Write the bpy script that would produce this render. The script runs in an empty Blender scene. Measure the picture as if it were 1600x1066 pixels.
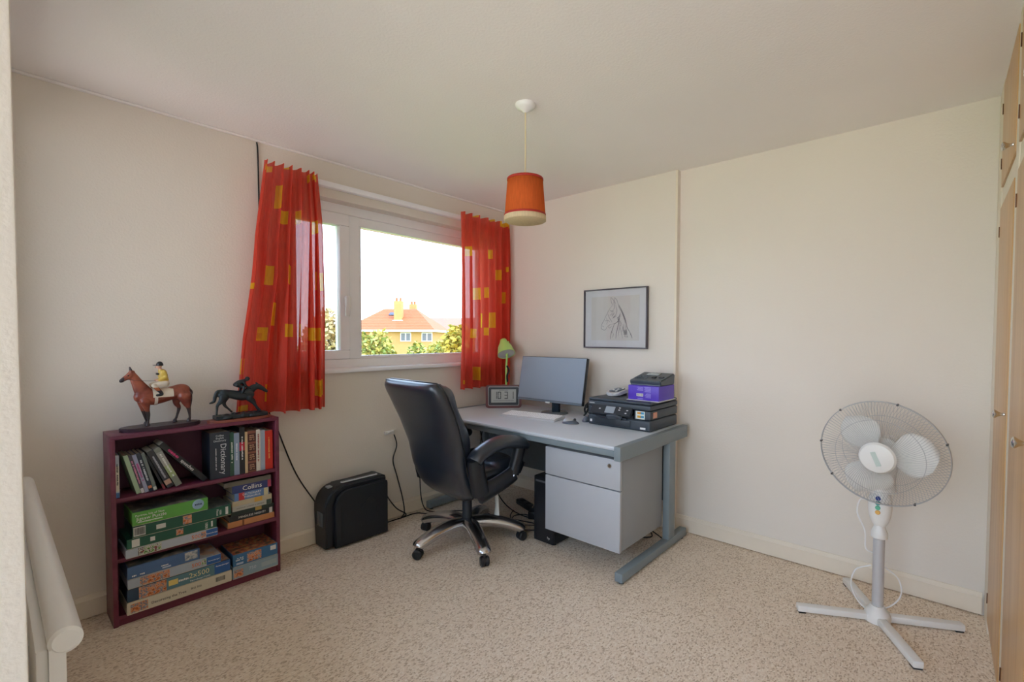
import bpy, bmesh, math, random
from mathutils import Vector, Matrix, noise
random.seed(7)
scn = bpy.context.scene
COL = scn.collection
PI = math.pi

# ------------------------------------------------------------------ camera
CAM = Vector((-3.0081, -2.933, 1.2993))
YAW, PITCH, ROLL, FPX = 0.8537, -0.0299, 0.0037, 739.47
_f = Vector((math.cos(PITCH)*math.sin(YAW), math.cos(PITCH)*math.cos(YAW), math.sin(PITCH)))
_r = Vector((math.cos(YAW), -math.sin(YAW), 0)); _u = _r.cross(_f)
_r, _u = math.cos(ROLL)*_r + math.sin(ROLL)*_u, math.cos(ROLL)*_u - math.sin(ROLL)*_r
cd = bpy.data.cameras.new('camera'); cam = bpy.data.objects.new('camera', cd); COL.objects.link(cam)
mw = Matrix((_r, _u, -_f)).transposed().to_4x4(); mw.translation = CAM; cam.matrix_world = mw
cd.sensor_width = 36.0; cd.lens = FPX/1600*36
cd.shift_x = -27.66/1600; cd.shift_y = 15.42/1600; cd.clip_start = 0.02; cd.clip_end = 500
scn.camera = cam

# ------------------------------------------------------------------ world, sun, exposure
scn.view_settings.view_transform = 'Standard'; scn.view_settings.look = 'None'
scn.view_settings.gamma = 1.0; scn.view_settings.use_curve_mapping = False
scn.view_settings.exposure = 0.42
scn.cycles.use_denoising = True
scn.cycles.max_bounces = 14; scn.cycles.diffuse_bounces = 8; scn.cycles.transparent_max_bounces = 16
scn.cycles.sample_clamp_indirect = 8.0
w = bpy.data.worlds.new('World'); scn.world = w; w.use_nodes = True
wn, wl = w.node_tree.nodes, w.node_tree.links
bg = wn['Background']
tc = wn.new('ShaderNodeTexCoord'); sx = wn.new('ShaderNodeSeparateXYZ'); rp = wn.new('ShaderNodeValToRGB')
wl.new(tc.outputs['Generated'], sx.inputs[0]); mm = wn.new('ShaderNodeMath'); mm.operation = 'MULTIPLY_ADD'; mm.inputs[1].default_value = 0.5; mm.inputs[2].default_value = 0.5; wl.new(sx.outputs['Z'], mm.inputs[0]); wl.new(mm.outputs[0], rp.inputs[0]); wl.new(rp.outputs[0], bg.inputs[0])
for q, (pos, c) in enumerate(((0.0, (0.86, 0.80, 0.76)), (0.47, (0.96, 0.91, 0.88)), (0.505, (0.76, 0.88, 1.0)), (0.85, (0.40, 0.62, 1.0)))):
    el = rp.color_ramp.elements[q] if q < 2 else rp.color_ramp.elements.new(pos)
    el.position = pos; el.color = c+(1,)
bg.inputs[1].default_value = 4.0
sd = bpy.data.lights.new('sun', 'SUN'); sun = bpy.data.objects.new('sun', sd); COL.objects.link(sun)
sd.energy = 2.0; sd.angle = 0.02; sd.color = (1.0, 0.83, 0.62)
sun.rotation_euler = Vector((-0.05, 0.55, -0.83)).to_track_quat('-Z', 'Y').to_euler()

# ------------------------------------------------------------------ materials
def lin(c):
    if isinstance(c, str):
        c = c.lstrip('#'); c = [int(c[i:i+2], 16)/255 for i in (0, 2, 4)]
    return tuple((v/12.92 if v <= 0.04045 else ((v+0.055)/1.055)**2.4) for v in c) + (1.0,)
MATS = {}
def M(name, col, rough=0.5, metal=0.0, var=0.06, vscale=20.0, bump=0.0, bscale=200.0, coat=0.0, coords='Object', bdist=0.002):
    if name in MATS: return MATS[name]
    m = bpy.data.materials.new(name); m.use_nodes = True
    nt = m.node_tree; n = nt.nodes; l = nt.links; b = n['Principled BSDF']
    c = lin(col)
    b.inputs['Roughness'].default_value = rough; b.inputs['Metallic'].default_value = metal
    if coat: b.inputs['Coat Weight'].default_value = coat; b.inputs['Coat Roughness'].default_value = 0.15
    t = n.new('ShaderNodeTexCoord')
    nz = n.new('ShaderNodeTexNoise'); nz.inputs['Scale'].default_value = vscale; nz.inputs['Detail'].default_value = 3
    l.new(t.outputs[coords], nz.inputs['Vector'])
    mx = n.new('ShaderNodeMix'); mx.data_type = 'RGBA'
    mx.inputs[6].default_value = tuple(max(0, v*(1-var)) for v in c[:3]) + (1,)
    mx.inputs[7].default_value = tuple(min(1, v*(1+var)) for v in c[:3]) + (1,)
    l.new(nz.outputs[0], mx.inputs[0]); l.new(mx.outputs[2], b.inputs['Base Color'])
    if bump:
        nb = n.new('ShaderNodeTexNoise'); nb.inputs['Scale'].default_value = bscale; nb.inputs['Detail'].default_value = 2
        l.new(t.outputs[coords], nb.inputs['Vector'])
        bp = n.new('ShaderNodeBump'); bp.inputs['Strength'].default_value = bump; bp.inputs['Distance'].default_value = bdist
        l.new(nb.outputs[0], bp.inputs['Height']); l.new(bp.outputs[0], b.inputs['Normal'])
    MATS[name] = m; return m

def mat_carpet():
    m = bpy.data.materials.new('berber_carpet'); m.use_nodes = True
    n, l = m.node_tree.nodes, m.node_tree.links; b = n['Principled BSDF']
    b.inputs['Roughness'].default_value = 0.95; b.inputs['Specular IOR Level'].default_value = 0.1
    t = n.new('ShaderNodeTexCoord')
    v = n.new('ShaderNodeTexVoronoi'); v.inputs['Scale'].default_value = 150
    mp = n.new('ShaderNodeMapping'); mp.inputs['Rotation'].default_value = (0, 0, 0.75); mp.inputs['Scale'].default_value = (0.75, 1.35, 1); l.new(t.outputs['Object'], mp.inputs[0]); l.new(mp.outputs[0], v.inputs['Vector'])
    sepc = n.new('ShaderNodeSeparateColor'); l.new(v.outputs['Color'], sepc.inputs[0])
    r = n.new('ShaderNodeValToRGB'); e = r.color_ramp.elements
    e[0].position = 0.0; e[0].color = lin('#cab6a1'); e[1].position = 1.0; e[1].color = lin('#fcf2e4')
    for p, c in ((0.12, '#d3c0aa'), (0.28, '#efdfcc'), (0.6, '#f3e4d1'), (0.85, '#f9ecdc')):
        x = e.new(p); x.color = lin(c)
    l.new(sepc.outputs[0], r.inputs[0])
    nz = n.new('ShaderNodeTexNoise'); nz.inputs['Scale'].default_value = 2.2; l.new(t.outputs['Object'], nz.inputs['Vector'])
    mx = n.new('ShaderNodeMix'); mx.data_type = 'RGBA'; mx.blend_type = 'MULTIPLY'; mx.inputs[0].default_value = 1
    r2 = n.new('ShaderNodeValToRGB'); r2.color_ramp.elements[0].color = (0.86, 0.84, 0.82, 1); r2.color_ramp.elements[1].color = (1, 1, 1, 1)
    l.new(nz.outputs[0], r2.inputs[0]); l.new(r.outputs[0], mx.inputs[6]); l.new(r2.outputs[0], mx.inputs[7]); l.new(mx.outputs[2], b.inputs['Base Color'])
    bp = n.new('ShaderNodeBump'); bp.inputs['Strength'].default_value = 0.35; bp.inputs['Distance'].default_value = 0.003; bp.invert = True
    l.new(v.outputs['Distance'], bp.inputs['Height']); l.new(bp.outputs[0], b.inputs['Normal'])
    return m

def mat_wallpaper(name, col, seam=True):
    m = bpy.data.materials.new(name); m.use_nodes = True
    n, l = m.node_tree.nodes, m.node_tree.links; b = n['Principled BSDF']
    b.inputs['Roughness'].default_value = 0.75; b.inputs['Specular IOR Level'].default_value = 0.3
    t = n.new('ShaderNodeTexCoord')
    nz = n.new('ShaderNodeTexNoise'); nz.inputs['Scale'].default_value = 1.6; l.new(t.outputs['Object'], nz.inputs['Vector'])
    c = lin(col); mx = n.new('ShaderNodeMix'); mx.data_type = 'RGBA'
    mx.inputs[6].default_value = tuple(v*0.95 for v in c[:3])+(1,); mx.inputs[7].default_value = tuple(min(1, v*1.03) for v in c[:3])+(1,)
    l.new(nz.outputs[0], mx.inputs[0]); l.new(mx.outputs[2], b.inputs['Base Color'])
    n1 = n.new('ShaderNodeTexNoise'); n1.inputs['Scale'].default_value = 95; n1.inputs['Detail'].default_value = 4
    l.new(t.outputs['Object'], n1.inputs['Vector'])
    bp = n.new('ShaderNodeBump'); bp.inputs['Strength'].default_value = 0.3; bp.inputs['Distance'].default_value = 0.004
    l.new(n1.outputs[0], bp.inputs['Height']); l.new(bp.outputs[0], b.inputs['Normal'])
    return m

def mat_cloth(name, col, trans=0.45, openw=0.0):
    m = bpy.data.materials.new(name); m.use_nodes = True
    n, l = m.node_tree.nodes, m.node_tree.links
    for x in list(n): n.remove(x)
    out = n.new('ShaderNodeOutputMaterial'); d = n.new('ShaderNodeBsdfDiffuse'); t = n.new('ShaderNodeBsdfTranslucent'); mx = n.new('ShaderNodeMixShader')
    tc = n.new('ShaderNodeTexCoord'); wv = n.new('ShaderNodeTexNoise'); wv.inputs['Scale'].default_value = 160; wv.inputs['Detail'].default_value = 3
    mp = n.new('ShaderNodeMapping'); mp.inputs['Scale'].default_value = (1, 1, 0.12)
    l.new(tc.outputs['Object'], mp.inputs[0]); l.new(mp.outputs[0], wv.inputs['Vector'])
    c = lin(col); r = n.new('ShaderNodeMix'); r.data_type = 'RGBA'
    r.inputs[6].default_value = tuple(v*0.8 for v in c[:3])+(1,); r.inputs[7].default_value = tuple(min(1, v*1.2) for v in c[:3])+(1,)
    l.new(wv.outputs[0], r.inputs[0]); l.new(r.outputs[2], d.inputs[0]); l.new(r.outputs[2], t.inputs[0])
    mx.inputs[0].default_value = trans; l.new(d.outputs[0], mx.inputs[1]); l.new(t.outputs[0], mx.inputs[2])
    tp = n.new('ShaderNodeBsdfTransparent'); m2 = n.new('ShaderNodeMixShader'); m2.inputs[0].default_value = openw
    l.new(mx.outputs[0], m2.inputs[1]); l.new(tp.outputs[0], m2.inputs[2]); l.new(m2.outputs[0], out.inputs[0])
    return m

def mat_glass(name='window_glass'):
    m = bpy.data.materials.new(name); m.use_nodes = True
    n, l = m.node_tree.nodes, m.node_tree.links
    for x in list(n): n.remove(x)
    out = n.new('ShaderNodeOutputMaterial'); t = n.new('ShaderNodeBsdfTransparent'); g = n.new('ShaderNodeBsdfGlossy'); fr = n.new('ShaderNodeFresnel'); mx = n.new('ShaderNodeMixShader')
    t.inputs[0].default_value = (0.97, 0.97, 0.97, 1); g.inputs['Roughness'].default_value = 0.02; fr.inputs[0].default_value = 1.35
    l.new(fr.outputs[0], mx.inputs[0]); l.new(t.outputs[0], mx.inputs[1]); l.new(g.outputs[0], mx.inputs[2]); l.new(mx.outputs[0], out.inputs[0])
    return m

def mat_wood(name, c1, c2, rough=0.35, axis='Z', scale=6.0):
    m = bpy.data.materials.new(name); m.use_nodes = True
    n, l = m.node_tree.nodes, m.node_tree.links; b = n['Principled BSDF']
    b.inputs['Roughness'].default_value = rough
    t = n.new('ShaderNodeTexCoord'); mp = n.new('ShaderNodeMapping')
    s = {'X': (0.05, 1, 1), 'Y': (1, 0.05, 1), 'Z': (1, 1, 0.05)}[axis]; mp.inputs['Scale'].default_value = tuple(v*scale for v in s)
    nz = n.new('ShaderNodeTexNoise'); nz.inputs['Scale'].default_value = 6; nz.inputs['Detail'].default_value = 6
    l.new(t.outputs['Object'], mp.inputs[0]); l.new(mp.outputs[0], nz.inputs['Vector'])
    r = n.new('ShaderNodeValToRGB'); r.color_ramp.elements[0].color = lin(c1); r.color_ramp.elements[1].color = lin(c2)
    r.color_ramp.elements[0].position = 0.3; r.color_ramp.elements[1].position = 0.7
    l.new(nz.outputs[0], r.inputs[0]); l.new(r.outputs[0], b.inputs['Base Color'])
    return m

def mat_picture(name, cols, scale=60.0, rough=0.3):
    """printed picture: irregular patches of several inks"""
    m = bpy.data.materials.new(name); m.use_nodes = True
    n, l = m.node_tree.nodes, m.node_tree.links; b = n['Principled BSDF']; b.inputs['Roughness'].default_value = rough
    t = n.new('ShaderNodeTexCoord'); nz = n.new('ShaderNodeTexNoise'); nz.inputs['Scale'].default_value = scale; nz.inputs['Detail'].default_value = 5; nz.inputs['Distortion'].default_value = 0.6
    l.new(t.outputs['Object'], nz.inputs['Vector'])
    r = n.new('ShaderNodeValToRGB'); e = r.color_ramp.elements; k = len(cols)
    e[0].position = 0.28; e[0].color = lin(cols[0]); e[1].position = 0.72; e[1].color = lin(cols[-1])
    for i in range(1, k-1):
        x = e.new(0.28+0.44*i/(k-1)); x.color = lin(cols[i])
    l.new(nz.outputs[0], r.inputs[0]); l.new(r.outputs[0], b.inputs['Base Color'])
    return m

# ------------------------------------------------------------------ mesh helpers
def finish(name, bm, mat, parent=None, smooth=False, loc=(0,0,0), rot=(0,0,0)):
    me = bpy.data.meshes.new(name)
    bmesh.ops.recalc_face_normals(bm, faces=bm.faces)
    bm.to_mesh(me); bm.free()
    mats = mat if isinstance(mat, (list, tuple)) else [mat]
    for m in mats: me.materials.append(m)
    if smooth:
        for p in me.polygons: p.use_smooth = True
        if smooth != 'all': me.set_sharp_from_angle(angle=math.radians(smooth if smooth is not True else 40))
    o = bpy.data.objects.new(name, me); COL.objects.link(o)
    o.location = loc; o.rotation_euler = rot
    if parent is not None: o.parent = parent
    return o
def add_box(bm, lo, hi, bev=0.0, seg=2):
    c = [(a+b)/2 for a, b in zip(lo, hi)]; s = [abs(b-a) for a, b in zip(lo, hi)]
    r = bmesh.ops.create_cube(bm, size=1.0)
    for v in r['verts']: v.co = Vector((v.co.x*s[0]+c[0], v.co.y*s[1]+c[1], v.co.z*s[2]+c[2]))
    if bev > 0:
        es = {e for v in r['verts'] for e in v.link_edges}
        bmesh.ops.bevel(bm, geom=list(es), offset=min(bev, min(s)*0.49), segments=seg, affect='EDGES', profile=0.5)
def box(name, lo, hi, mat, parent=None, bev=0.0, seg=2, **k):
    bm = bmesh.new(); add_box(bm, lo, hi, bev, seg)
    return finish(name, bm, mat, parent, smooth=(30 if bev > 0 else False), **k)
def add_lathe(bm, prof, seg=24, center=(0,0,0), axis='Z'):
    rings = []
    for r, h in prof:
        ring = []
        for i in range(seg):
            a = 2*PI*i/seg; p = Vector((r*math.cos(a), r*math.sin(a), h))
            if axis == 'X': p = Vector((p.z, p.x, p.y))
            elif axis == 'Y': p = Vector((p.x, p.z, p.y))
            ring.append(bm.verts.new(p+Vector(center)))
        rings.append(ring)
    for a, b in zip(rings, rings[1:]):
        for i in range(seg):
            bm.faces.new((a[i], a[(i+1) % seg], b[(i+1) % seg], b[i]))
    if prof[0][0] > 1e-6: bm.faces.new(rings[0][::-1])
    if prof[-1][0] > 1e-6: bm.faces.new(rings[-1])
    bmesh.ops.remove_doubles(bm, verts=bm.verts, dist=1e-6)
def lathe(name, prof, mat, parent=None, seg=24, center=(0,0,0), axis='Z', smooth=40, **k):
    bm = bmesh.new(); add_lathe(bm, prof, seg, center, axis)
    return finish(name, bm, mat, parent, smooth=smooth, **k)
def catmull(pts, n=8):
    P = [Vector(p) for p in pts]
    if len(P) < 3 or n <= 1: return P
    out = []
    for i in range(len(P)-1):
        p0 = P[max(i-1, 0)]; p1 = P[i]; p2 = P[i+1]; p3 = P[min(i+2, len(P)-1)]
        for k in range(n):
            t = k/n
            out.append(0.5*((2*p1)+(-p0+p2)*t+(2*p0-5*p1+4*p2-p3)*t*t+(-p0+3*p1-3*p2+p3)*t**3))
    out.append(P[-1]); return out
def add_tube(bm, pts, rad, seg=8, cap=True, flat=(1, 1), upv=None):
    """sweep; rad a number or list; flat scales the section along (side, up)"""
    P = [Vector(p) for p in pts]; n = len(P)
    R = rad if isinstance(rad, (list, tuple)) else [rad]*n
    if len(R) != n:
        R = [R[0]+(R[-1]-R[0])*0 + (lambda f: R[int(f)]*(1-(f-int(f)))+R[min(int(f)+1, len(R)-1)]*(f-int(f)))(i/(n-1)*(len(R)-1)) for i in range(n)]
    rings = []; nrm = None
    for i in range(n):
        t = (P[min(i+1, n-1)]-P[max(i-1, 0)])
        t = t.normalized() if t.length > 1e-9 else Vector((0, 0, 1))
        if nrm is None:
            a = Vector(upv) if upv else (Vector((0, 0, 1)) if abs(t.z) < 0.9 else Vector((1, 0, 0)))
            nrm = (a-t*a.dot(t)).normalized()
        else:
            nrm = (nrm-t*nrm.dot(t)); nrm = nrm.normalized() if nrm.length > 1e-9 else Vector((0, 0, 1))
        s = t.cross(nrm)
        rings.append([bm.verts.new(P[i]+(s*math.cos(2*PI*k/seg)*flat[0]+nrm*math.sin(2*PI*k/seg)*flat[1])*R[i]) for k in range(seg)])
    for a, b in zip(rings, rings[1:]):
        for k in range(seg): bm.faces.new((a[k], a[(k+1) % seg], b[(k+1) % seg], b[k]))
    if cap: bm.faces.new(rings[0][::-1]); bm.faces.new(rings[-1])
def tube(name, pts, rad, mat, parent=None, seg=8, n=8, flat=(1, 1), upv=None, **k):
    bm = bmesh.new(); add_tube(bm, catmull(pts, n), rad, seg, True, flat, upv)
    return finish(name, bm, mat, parent, smooth=50, **k)
def prism(name, poly, axis, a, b, mat, parent=None, bev=0.0, seg=2, **k):
    """extrude a 2D polygon; axis 'Y': poly in (x,z), between y=a and y=b, etc."""
    bm = bmesh.new()
    def p3(u, v, w): return {'X': (w, u, v), 'Y': (u, w, v), 'Z': (u, v, w)}[axis]
    A = [bm.verts.new(p3(u, v, a)) for u, v in poly]; B = [bm.verts.new(p3(u, v, b)) for u, v in poly]
    fa = bm.faces.new(A); fb = bm.faces.new(B[::-1])
    for i in range(len(poly)):
        j = (i+1) % len(poly); bm.faces.new((A[i], B[i], B[j], A[j]))
    if bev > 0:
        es = list(fa.edges)+list(fb.edges); bmesh.ops.bevel(bm, geom=es, offset=bev, segments=seg, affect='EDGES')
    return finish(name, bm, mat, parent, smooth=35, **k)
def rrect(w, h, r, n=5, cx=0, cy=0):
    pts = []
    for sx, sy, a0 in ((1, 1, 0), (-1, 1, 90), (-1, -1, 180), (1, -1, 270)):
        for i in range(n+1):
            a = math.radians(a0+90*i/n); pts.append((cx+sx*(w/2-r)+r*math.cos(a), cy+sy*(h/2-r)+r*math.sin(a)))
    return pts
def text(name, body, size, mat, parent, loc, rot, align='CENTER', width=None, ex=0.0002):
    c = bpy.data.curves.new(name, 'FONT'); c.body = body; c.size = size; c.align_x = align; c.align_y = 'CENTER'; c.extrude = ex
    c.resolution_u = 2; c.materials.append(mat)
    tmp = bpy.data.objects.new('tmp_text', c); COL.objects.link(tmp)
    me = bpy.data.meshes.new_from_object(tmp.evaluated_get(bpy.context.evaluated_depsgraph_get())); me.name = name
    bpy.data.objects.remove(tmp); bpy.data.curves.remove(c)
    o = bpy.data.objects.new(name, me); COL.objects.link(o); o.parent = parent; o.location = loc; o.rotation_euler = rot
    if width: o.scale = (width, 1, 1)
    return o
def empty(name, loc, rz=0.0, rot=None):
    o = bpy.data.objects.new(name, None); COL.objects.link(o); o.location = loc
    o.rotation_euler = rot if rot else (0, 0, rz); o.empty_display_size = 0.05
    return o
def tag(o, label, cat, group=None):
    o['label'] = label; o['category'] = cat
    if group: o['group'] = group
    return o
def struct(o): o['kind'] = 'structure'; return o
def voxel(o, size, smooth=4, mats=None):
    """join overlapping lofts into one continuous surface"""
    md = o.modifiers.new('remesh', 'REMESH'); md.mode = 'VOXEL'; md.voxel_size = size
    ms = o.modifiers.new('smooth', 'SMOOTH'); ms.iterations = smooth; ms.factor = 0.5
    dg = bpy.context.evaluated_depsgraph_get(); me = bpy.data.meshes.new_from_object(o.evaluated_get(dg))
    keep = list(o.data.materials); o.modifiers.clear(); o.data = me
    me.materials.clear()
    for m in (mats or keep): me.materials.append(m)
    for p in me.polygons: p.use_smooth = True
    return o
FACE_NEG_Y = (PI/2, 0, 0)            # text that faces -Y
FACE_NEG_X = (PI/2, 0, -PI/2)        # text that faces -X

# common materials
m_wall = mat_wallpaper('cream_wallpaper', '#e6dfd5')
m_ceil = mat_wallpaper('textured_ceiling_paint', '#f3efee')
m_skirt = M('cream_gloss_paint', '#e8decd', 0.4, var=0.03)
m_white = M('white_upvc', '#f6f6fa', 0.3, var=0.02)
m_whitepl = M('white_plastic', '#ececec', 0.35, var=0.02)
m_black = M('black_plastic', '#1b1e24', 0.4, var=0.1)
m_blackmat = M('black_matt_plastic', '#22262d', 0.55, var=0.1, bump=0.15, bscale=900, bdist=0.0005)
m_cable = M('black_cable', '#131417', 0.5)
m_chrome = M('chrome', '#d8d8d8', 0.12, 1.0, var=0.02)
m_alu = M('polished_aluminium', '#c9c9cc', 0.22, 1.0, var=0.04)
m_glass = mat_glass()
m_leather = M('black_leather', '#1a2330', 0.3, var=0.15, bump=0.25, bscale=420, bdist=0.001)
m_leather.node_tree.nodes['Principled BSDF'].inputs['Specular IOR Level'].default_value = 0.8
m_leather.node_tree.nodes['Principled BSDF'].inputs['Coat Weight'].default_value = 0.35
m_leather.node_tree.nodes['Principled BSDF'].inputs['Coat Roughness'].default_value = 0.3
m_pages = M('book_pages', '#cfc6b2', 0.9, var=0.1, vscale=300)
m_inkw = M('white_ink', '#f2f2ee', 0.6); m_inkk = M('black_ink', '#15161a', 0.6)

# ------------------------------------------------------------------ room shell
H = 2.4
XL = -3.02
floor = struct(box('floor', (-4.4, -4.7, -0.12), (0.2, 0.0, 0.0), mat_carpet()))
floor['label'] = 'beige looped berber carpet'
struct(box('ceiling', (-4.4, -4.7, H), (0.2, 0.3, H+0.12), m_ceil))
WX0, WX1, WZ0, WZ1 = -1.86, -0.12, 1.085, 2.17      # window opening
def wall_with_hole(name, x0, x1, y0, y1, z0, z1, hx0, hx1, hz0, hz1, mat):
    bm = bmesh.new()
    for lo, hi in (((x0, y0, z0), (hx0, y1, z1)), ((hx1, y0, z0), (x1, y1, z1)), ((hx0, y0, z0), (hx1, y1, hz0)), ((hx0, y0, hz1), (hx1, y1, z1))):
        add_box(bm, lo, hi)
    return struct(finish(name, bm, mat))
wall_with_hole('wall_window', -3.2, 0.2, 0.0, 0.24, -0.12, H, WX0, WX1, WZ0, WZ1, m_wall)
bm = bmesh.new(); add_box(bm, (0.0, -1.6, 0), (0.2, 0.0, H)); add_box(bm, (0.04, -4.7, 0), (0.2, -1.6, H))
struct(finish('wall_right', bm, m_wall))
bm = bmesh.new()  # pieces leave a hole for the added fill window
for lo, hi in (((XL-0.2, -1.75, 0), (XL, 0.0, 0.9)), ((XL-0.2, -1.75, 2.25), (XL, 0.0, H)), ((XL-0.2, -1.75, 0.9), (XL, -1.68, 2.25)), ((XL-0.2, -0.12, 0.9), (XL, 0.0, 2.25))): add_box(bm, lo, hi)
struct(finish('wall_left', bm, m_wall))
struct(box('wall_entrance', (-4.4, -1.85, 0), (-2.975, -1.75, H), m_wall, bev=0.004))
struct(box('wall_hall_baffle', (-4.5, -4.7, 0), (-4.4, -3.4, H), m_wall))  # unseen stretch placed to dim the entrance wall; open side lets in fill
struct(box('wall_rear', (-4.5, -4.8, -0.12), (0.2, -4.7, H), m_wall))
# skirting boards
def skirting(name, poly, axis, a, b): return struct(prism(name, poly, axis, a, b, m_skirt))
sk = [(0, 0), (0, 0.105), (-0.006, 0.103), (-0.012, 0.088), (-0.016, 0.084), (-0.016, 0.004)]
skirting('baseboard_window', [(y, z+0.002) for y, z in sk], 'X', XL, 0.0)
skirting('baseboard_right', [(x, z+0.002) for x, z in sk], 'Y', -1.6, -0.016)
skirting('baseboard_recess', [(x+0.04, z+0.002) for x, z in sk], 'Y', -3.1, -1.6)
struct(box('trim_1', (-0.004, -1.6, 0.11), (0.001, -1.585, H), m_skirt))
bm = bmesh.new(); add_box(bm, (XL, -0.018, H-0.012), (0, 0.0, H), 0.004)
struct(finish('trim_2', bm, m_ceil))

# ------------------------------------------------------------------ window_1
win = empty('window_1', (0, 0, 0)); struct(win); win['label'] = 'white plastic framed window with opening side sash'
FY0, FY1 = 0.09, 0.16
def wbar(name, x0, x1, z0, z1, y0=FY0, y1=FY1, parent=win, bev=0.006): return box(name, (x0, y0, z0), (x1, y1, z1), m_white, parent, bev)
wbar('frame_top', WX0, WX1, 2.11, WZ1+0.002); wbar('frame_bottom', WX0, WX1, WZ0, 1.145)
wbar('frame_side', WX0, WX0+0.06, 1.145, 2.11); wbar('frame_side', WX1-0.06, WX1, 1.145, 2.11)
wbar('mullion', -1.395, -1.32, 1.145, 2.11)
sash = wbar('sash', -1.80, -1.40, 1.147, 1.205, 0.075, 0.15)
for a, b, c, d in ((-1.80, -1.40, 2.03, 2.108), (-1.80, -1.745, 1.205, 2.03), (-1.465, -1.40, 1.205, 2.03)):
    wbar('sash_rail', a, b, c, d, 0.075, 0.15, sash)
box('pane', (-1.745, 0.112, 1.205), (-1.465, 0.118, 2.03), m_glass, sash)
hd = box('handle', (-1.44, 0.055, 1.50), (-1.415, 0.076, 1.56), m_whitepl, sash, 0.006)
tube('handle_grip', [(-1.428, 0.06, 1.55), (-1.43, 0.04, 1.545), (-1.432, 0.036, 1.50), (-1.434, 0.04, 1.43)], [0.010, 0.010, 0.009, 0.006], m_whitepl, sash, 8, 5)
for a, b, c, d in ((-1.32, -0.18, 2.05, 2.11), (-1.32, -0.18, 1.145, 1.165), (-1.32, -1.30, 1.165, 2.05), (-0.20, -0.18, 1.165, 2.05)):
    wbar('glazing_bead', a, b, c, d, 0.10, 0.14, win, 0.005)
box('pane', (-1.30, 0.112, 1.165), (-0.20, 0.118, 2.05), m_glass, win)
box('sill', (WX0, -0.035, 1.062), (WX1, 0.1, 1.088), m_white, win, 0.008)
# eaves outside, above the window
eb = struct(box('trim_3', (-6, 0.24, 2.16), (3, 0.62, 2.3), M('brown_soffit_board', '#b58d7c', 0.7)))

win_fill = struct(empty('window_fill', (XL-0.12, -0.9, 0.9)))  # unseen window added above the radiator to let in fill daylight
for lo, hi in (((0, -0.78, 0), (0.06, 0.78, 0.05)), ((0, -0.78, 1.30), (0.06, 0.78, 1.35)), ((0, -0.78, 0.05), (0.06, -0.73, 1.30)), ((0, 0.73, 0.05), (0.06, 0.78, 1.30)), ((0, -0.03, 0.05), (0.06, 0.03, 1.30))):
    box('frame_bar', lo, hi, m_white, win_fill, 0.005)
for a, b in ((-0.73, -0.03), (0.03, 0.73)): box('pane', (0.027, a, 0.05), (0.033, b, 1.30), m_glass, win_fill)
struct(box('trim_sun_block', (XL-0.5, -1.9, 2.3), (XL-0.2, 0.3, 2.4), M('brown_soffit_board', '#b58d7c', 0.7)))  # unseen eave added to keep sun out of the fill window

# ------------------------------------------------------------------ curtains
m_red = mat_cloth('red_curtain_cloth', '#e4604e', 0.55, 0.07)
m_yel = mat_cloth('yellow_curtain_patch', '#f2c238', 0.55, 0.07)
m_yel2 = mat_cloth('orange_curtain_patch', '#e6a838', 0.55, 0.07)
RL = [(0.04,0.016,0.128,0.041,0),(0.164,0,0.212,0.015,0),(0.357,0,0.43,0.01,0),(0.795,0.019,0.872,0.044,0),(0.91,0.007,0.981,0.033,0),(0.252,0.086,0.355,0.175,0),(0.371,0.18,0.441,0.234,0),(0.589,0.169,0.661,0.222,0),(0.85,0.2,0.977,0.252,0),(0,0.482,0.056,0.509,0),(0.18,0.411,0.287,0.485,0),(0.478,0.399,0.558,0.476,0),(0.937,0.416,0.997,0.491,0),(0.311,0.556,0.389,0.646,0),(0.152,0.657,0.281,0.711,1),(0.45,0.642,0.592,0.696,1),(0.647,0.638,0.715,0.694,1),(0.806,0.653,0.948,0.705,1),(0,0.774,0.02,0.84,0),(0.859,0.875,0.986,0.946,1),(0.293,0.882,0.338,0.957,0),(0.024,0.961,0.11,0.984,0)]
RR = [(0.03,0.012,0.086,0.037,0),(0.222,0,0.303,0.011,0),(0.579,0,0.653,0.008,0),(0.774,0.002,0.818,0.027,0),(0.841,0,0.995,0.02,0),(0.104,0.188,0.239,0.241,0),(0.562,0.175,0.623,0.23,0),(0.889,0.272,0.969,0.303,0),(0.725,0.296,0.785,0.353,0),(0.212,0.412,0.372,0.482,0),(0.464,0.404,0.518,0.473,0),(0.821,0.42,0.899,0.494,0),(0.776,0.474,0.826,0.501,0),(0.545,0.557,0.66,0.643,0),(0.382,0.559,0.446,0.649,0),(0.465,0.643,0.569,0.695,0),(0.139,0.653,0.29,0.706,0),(0.264,0.874,0.403,0.952,0),(0.81,0.938,0.87,0.971,0),(0.008,0.945,0.055,0.97,0)]
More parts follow.
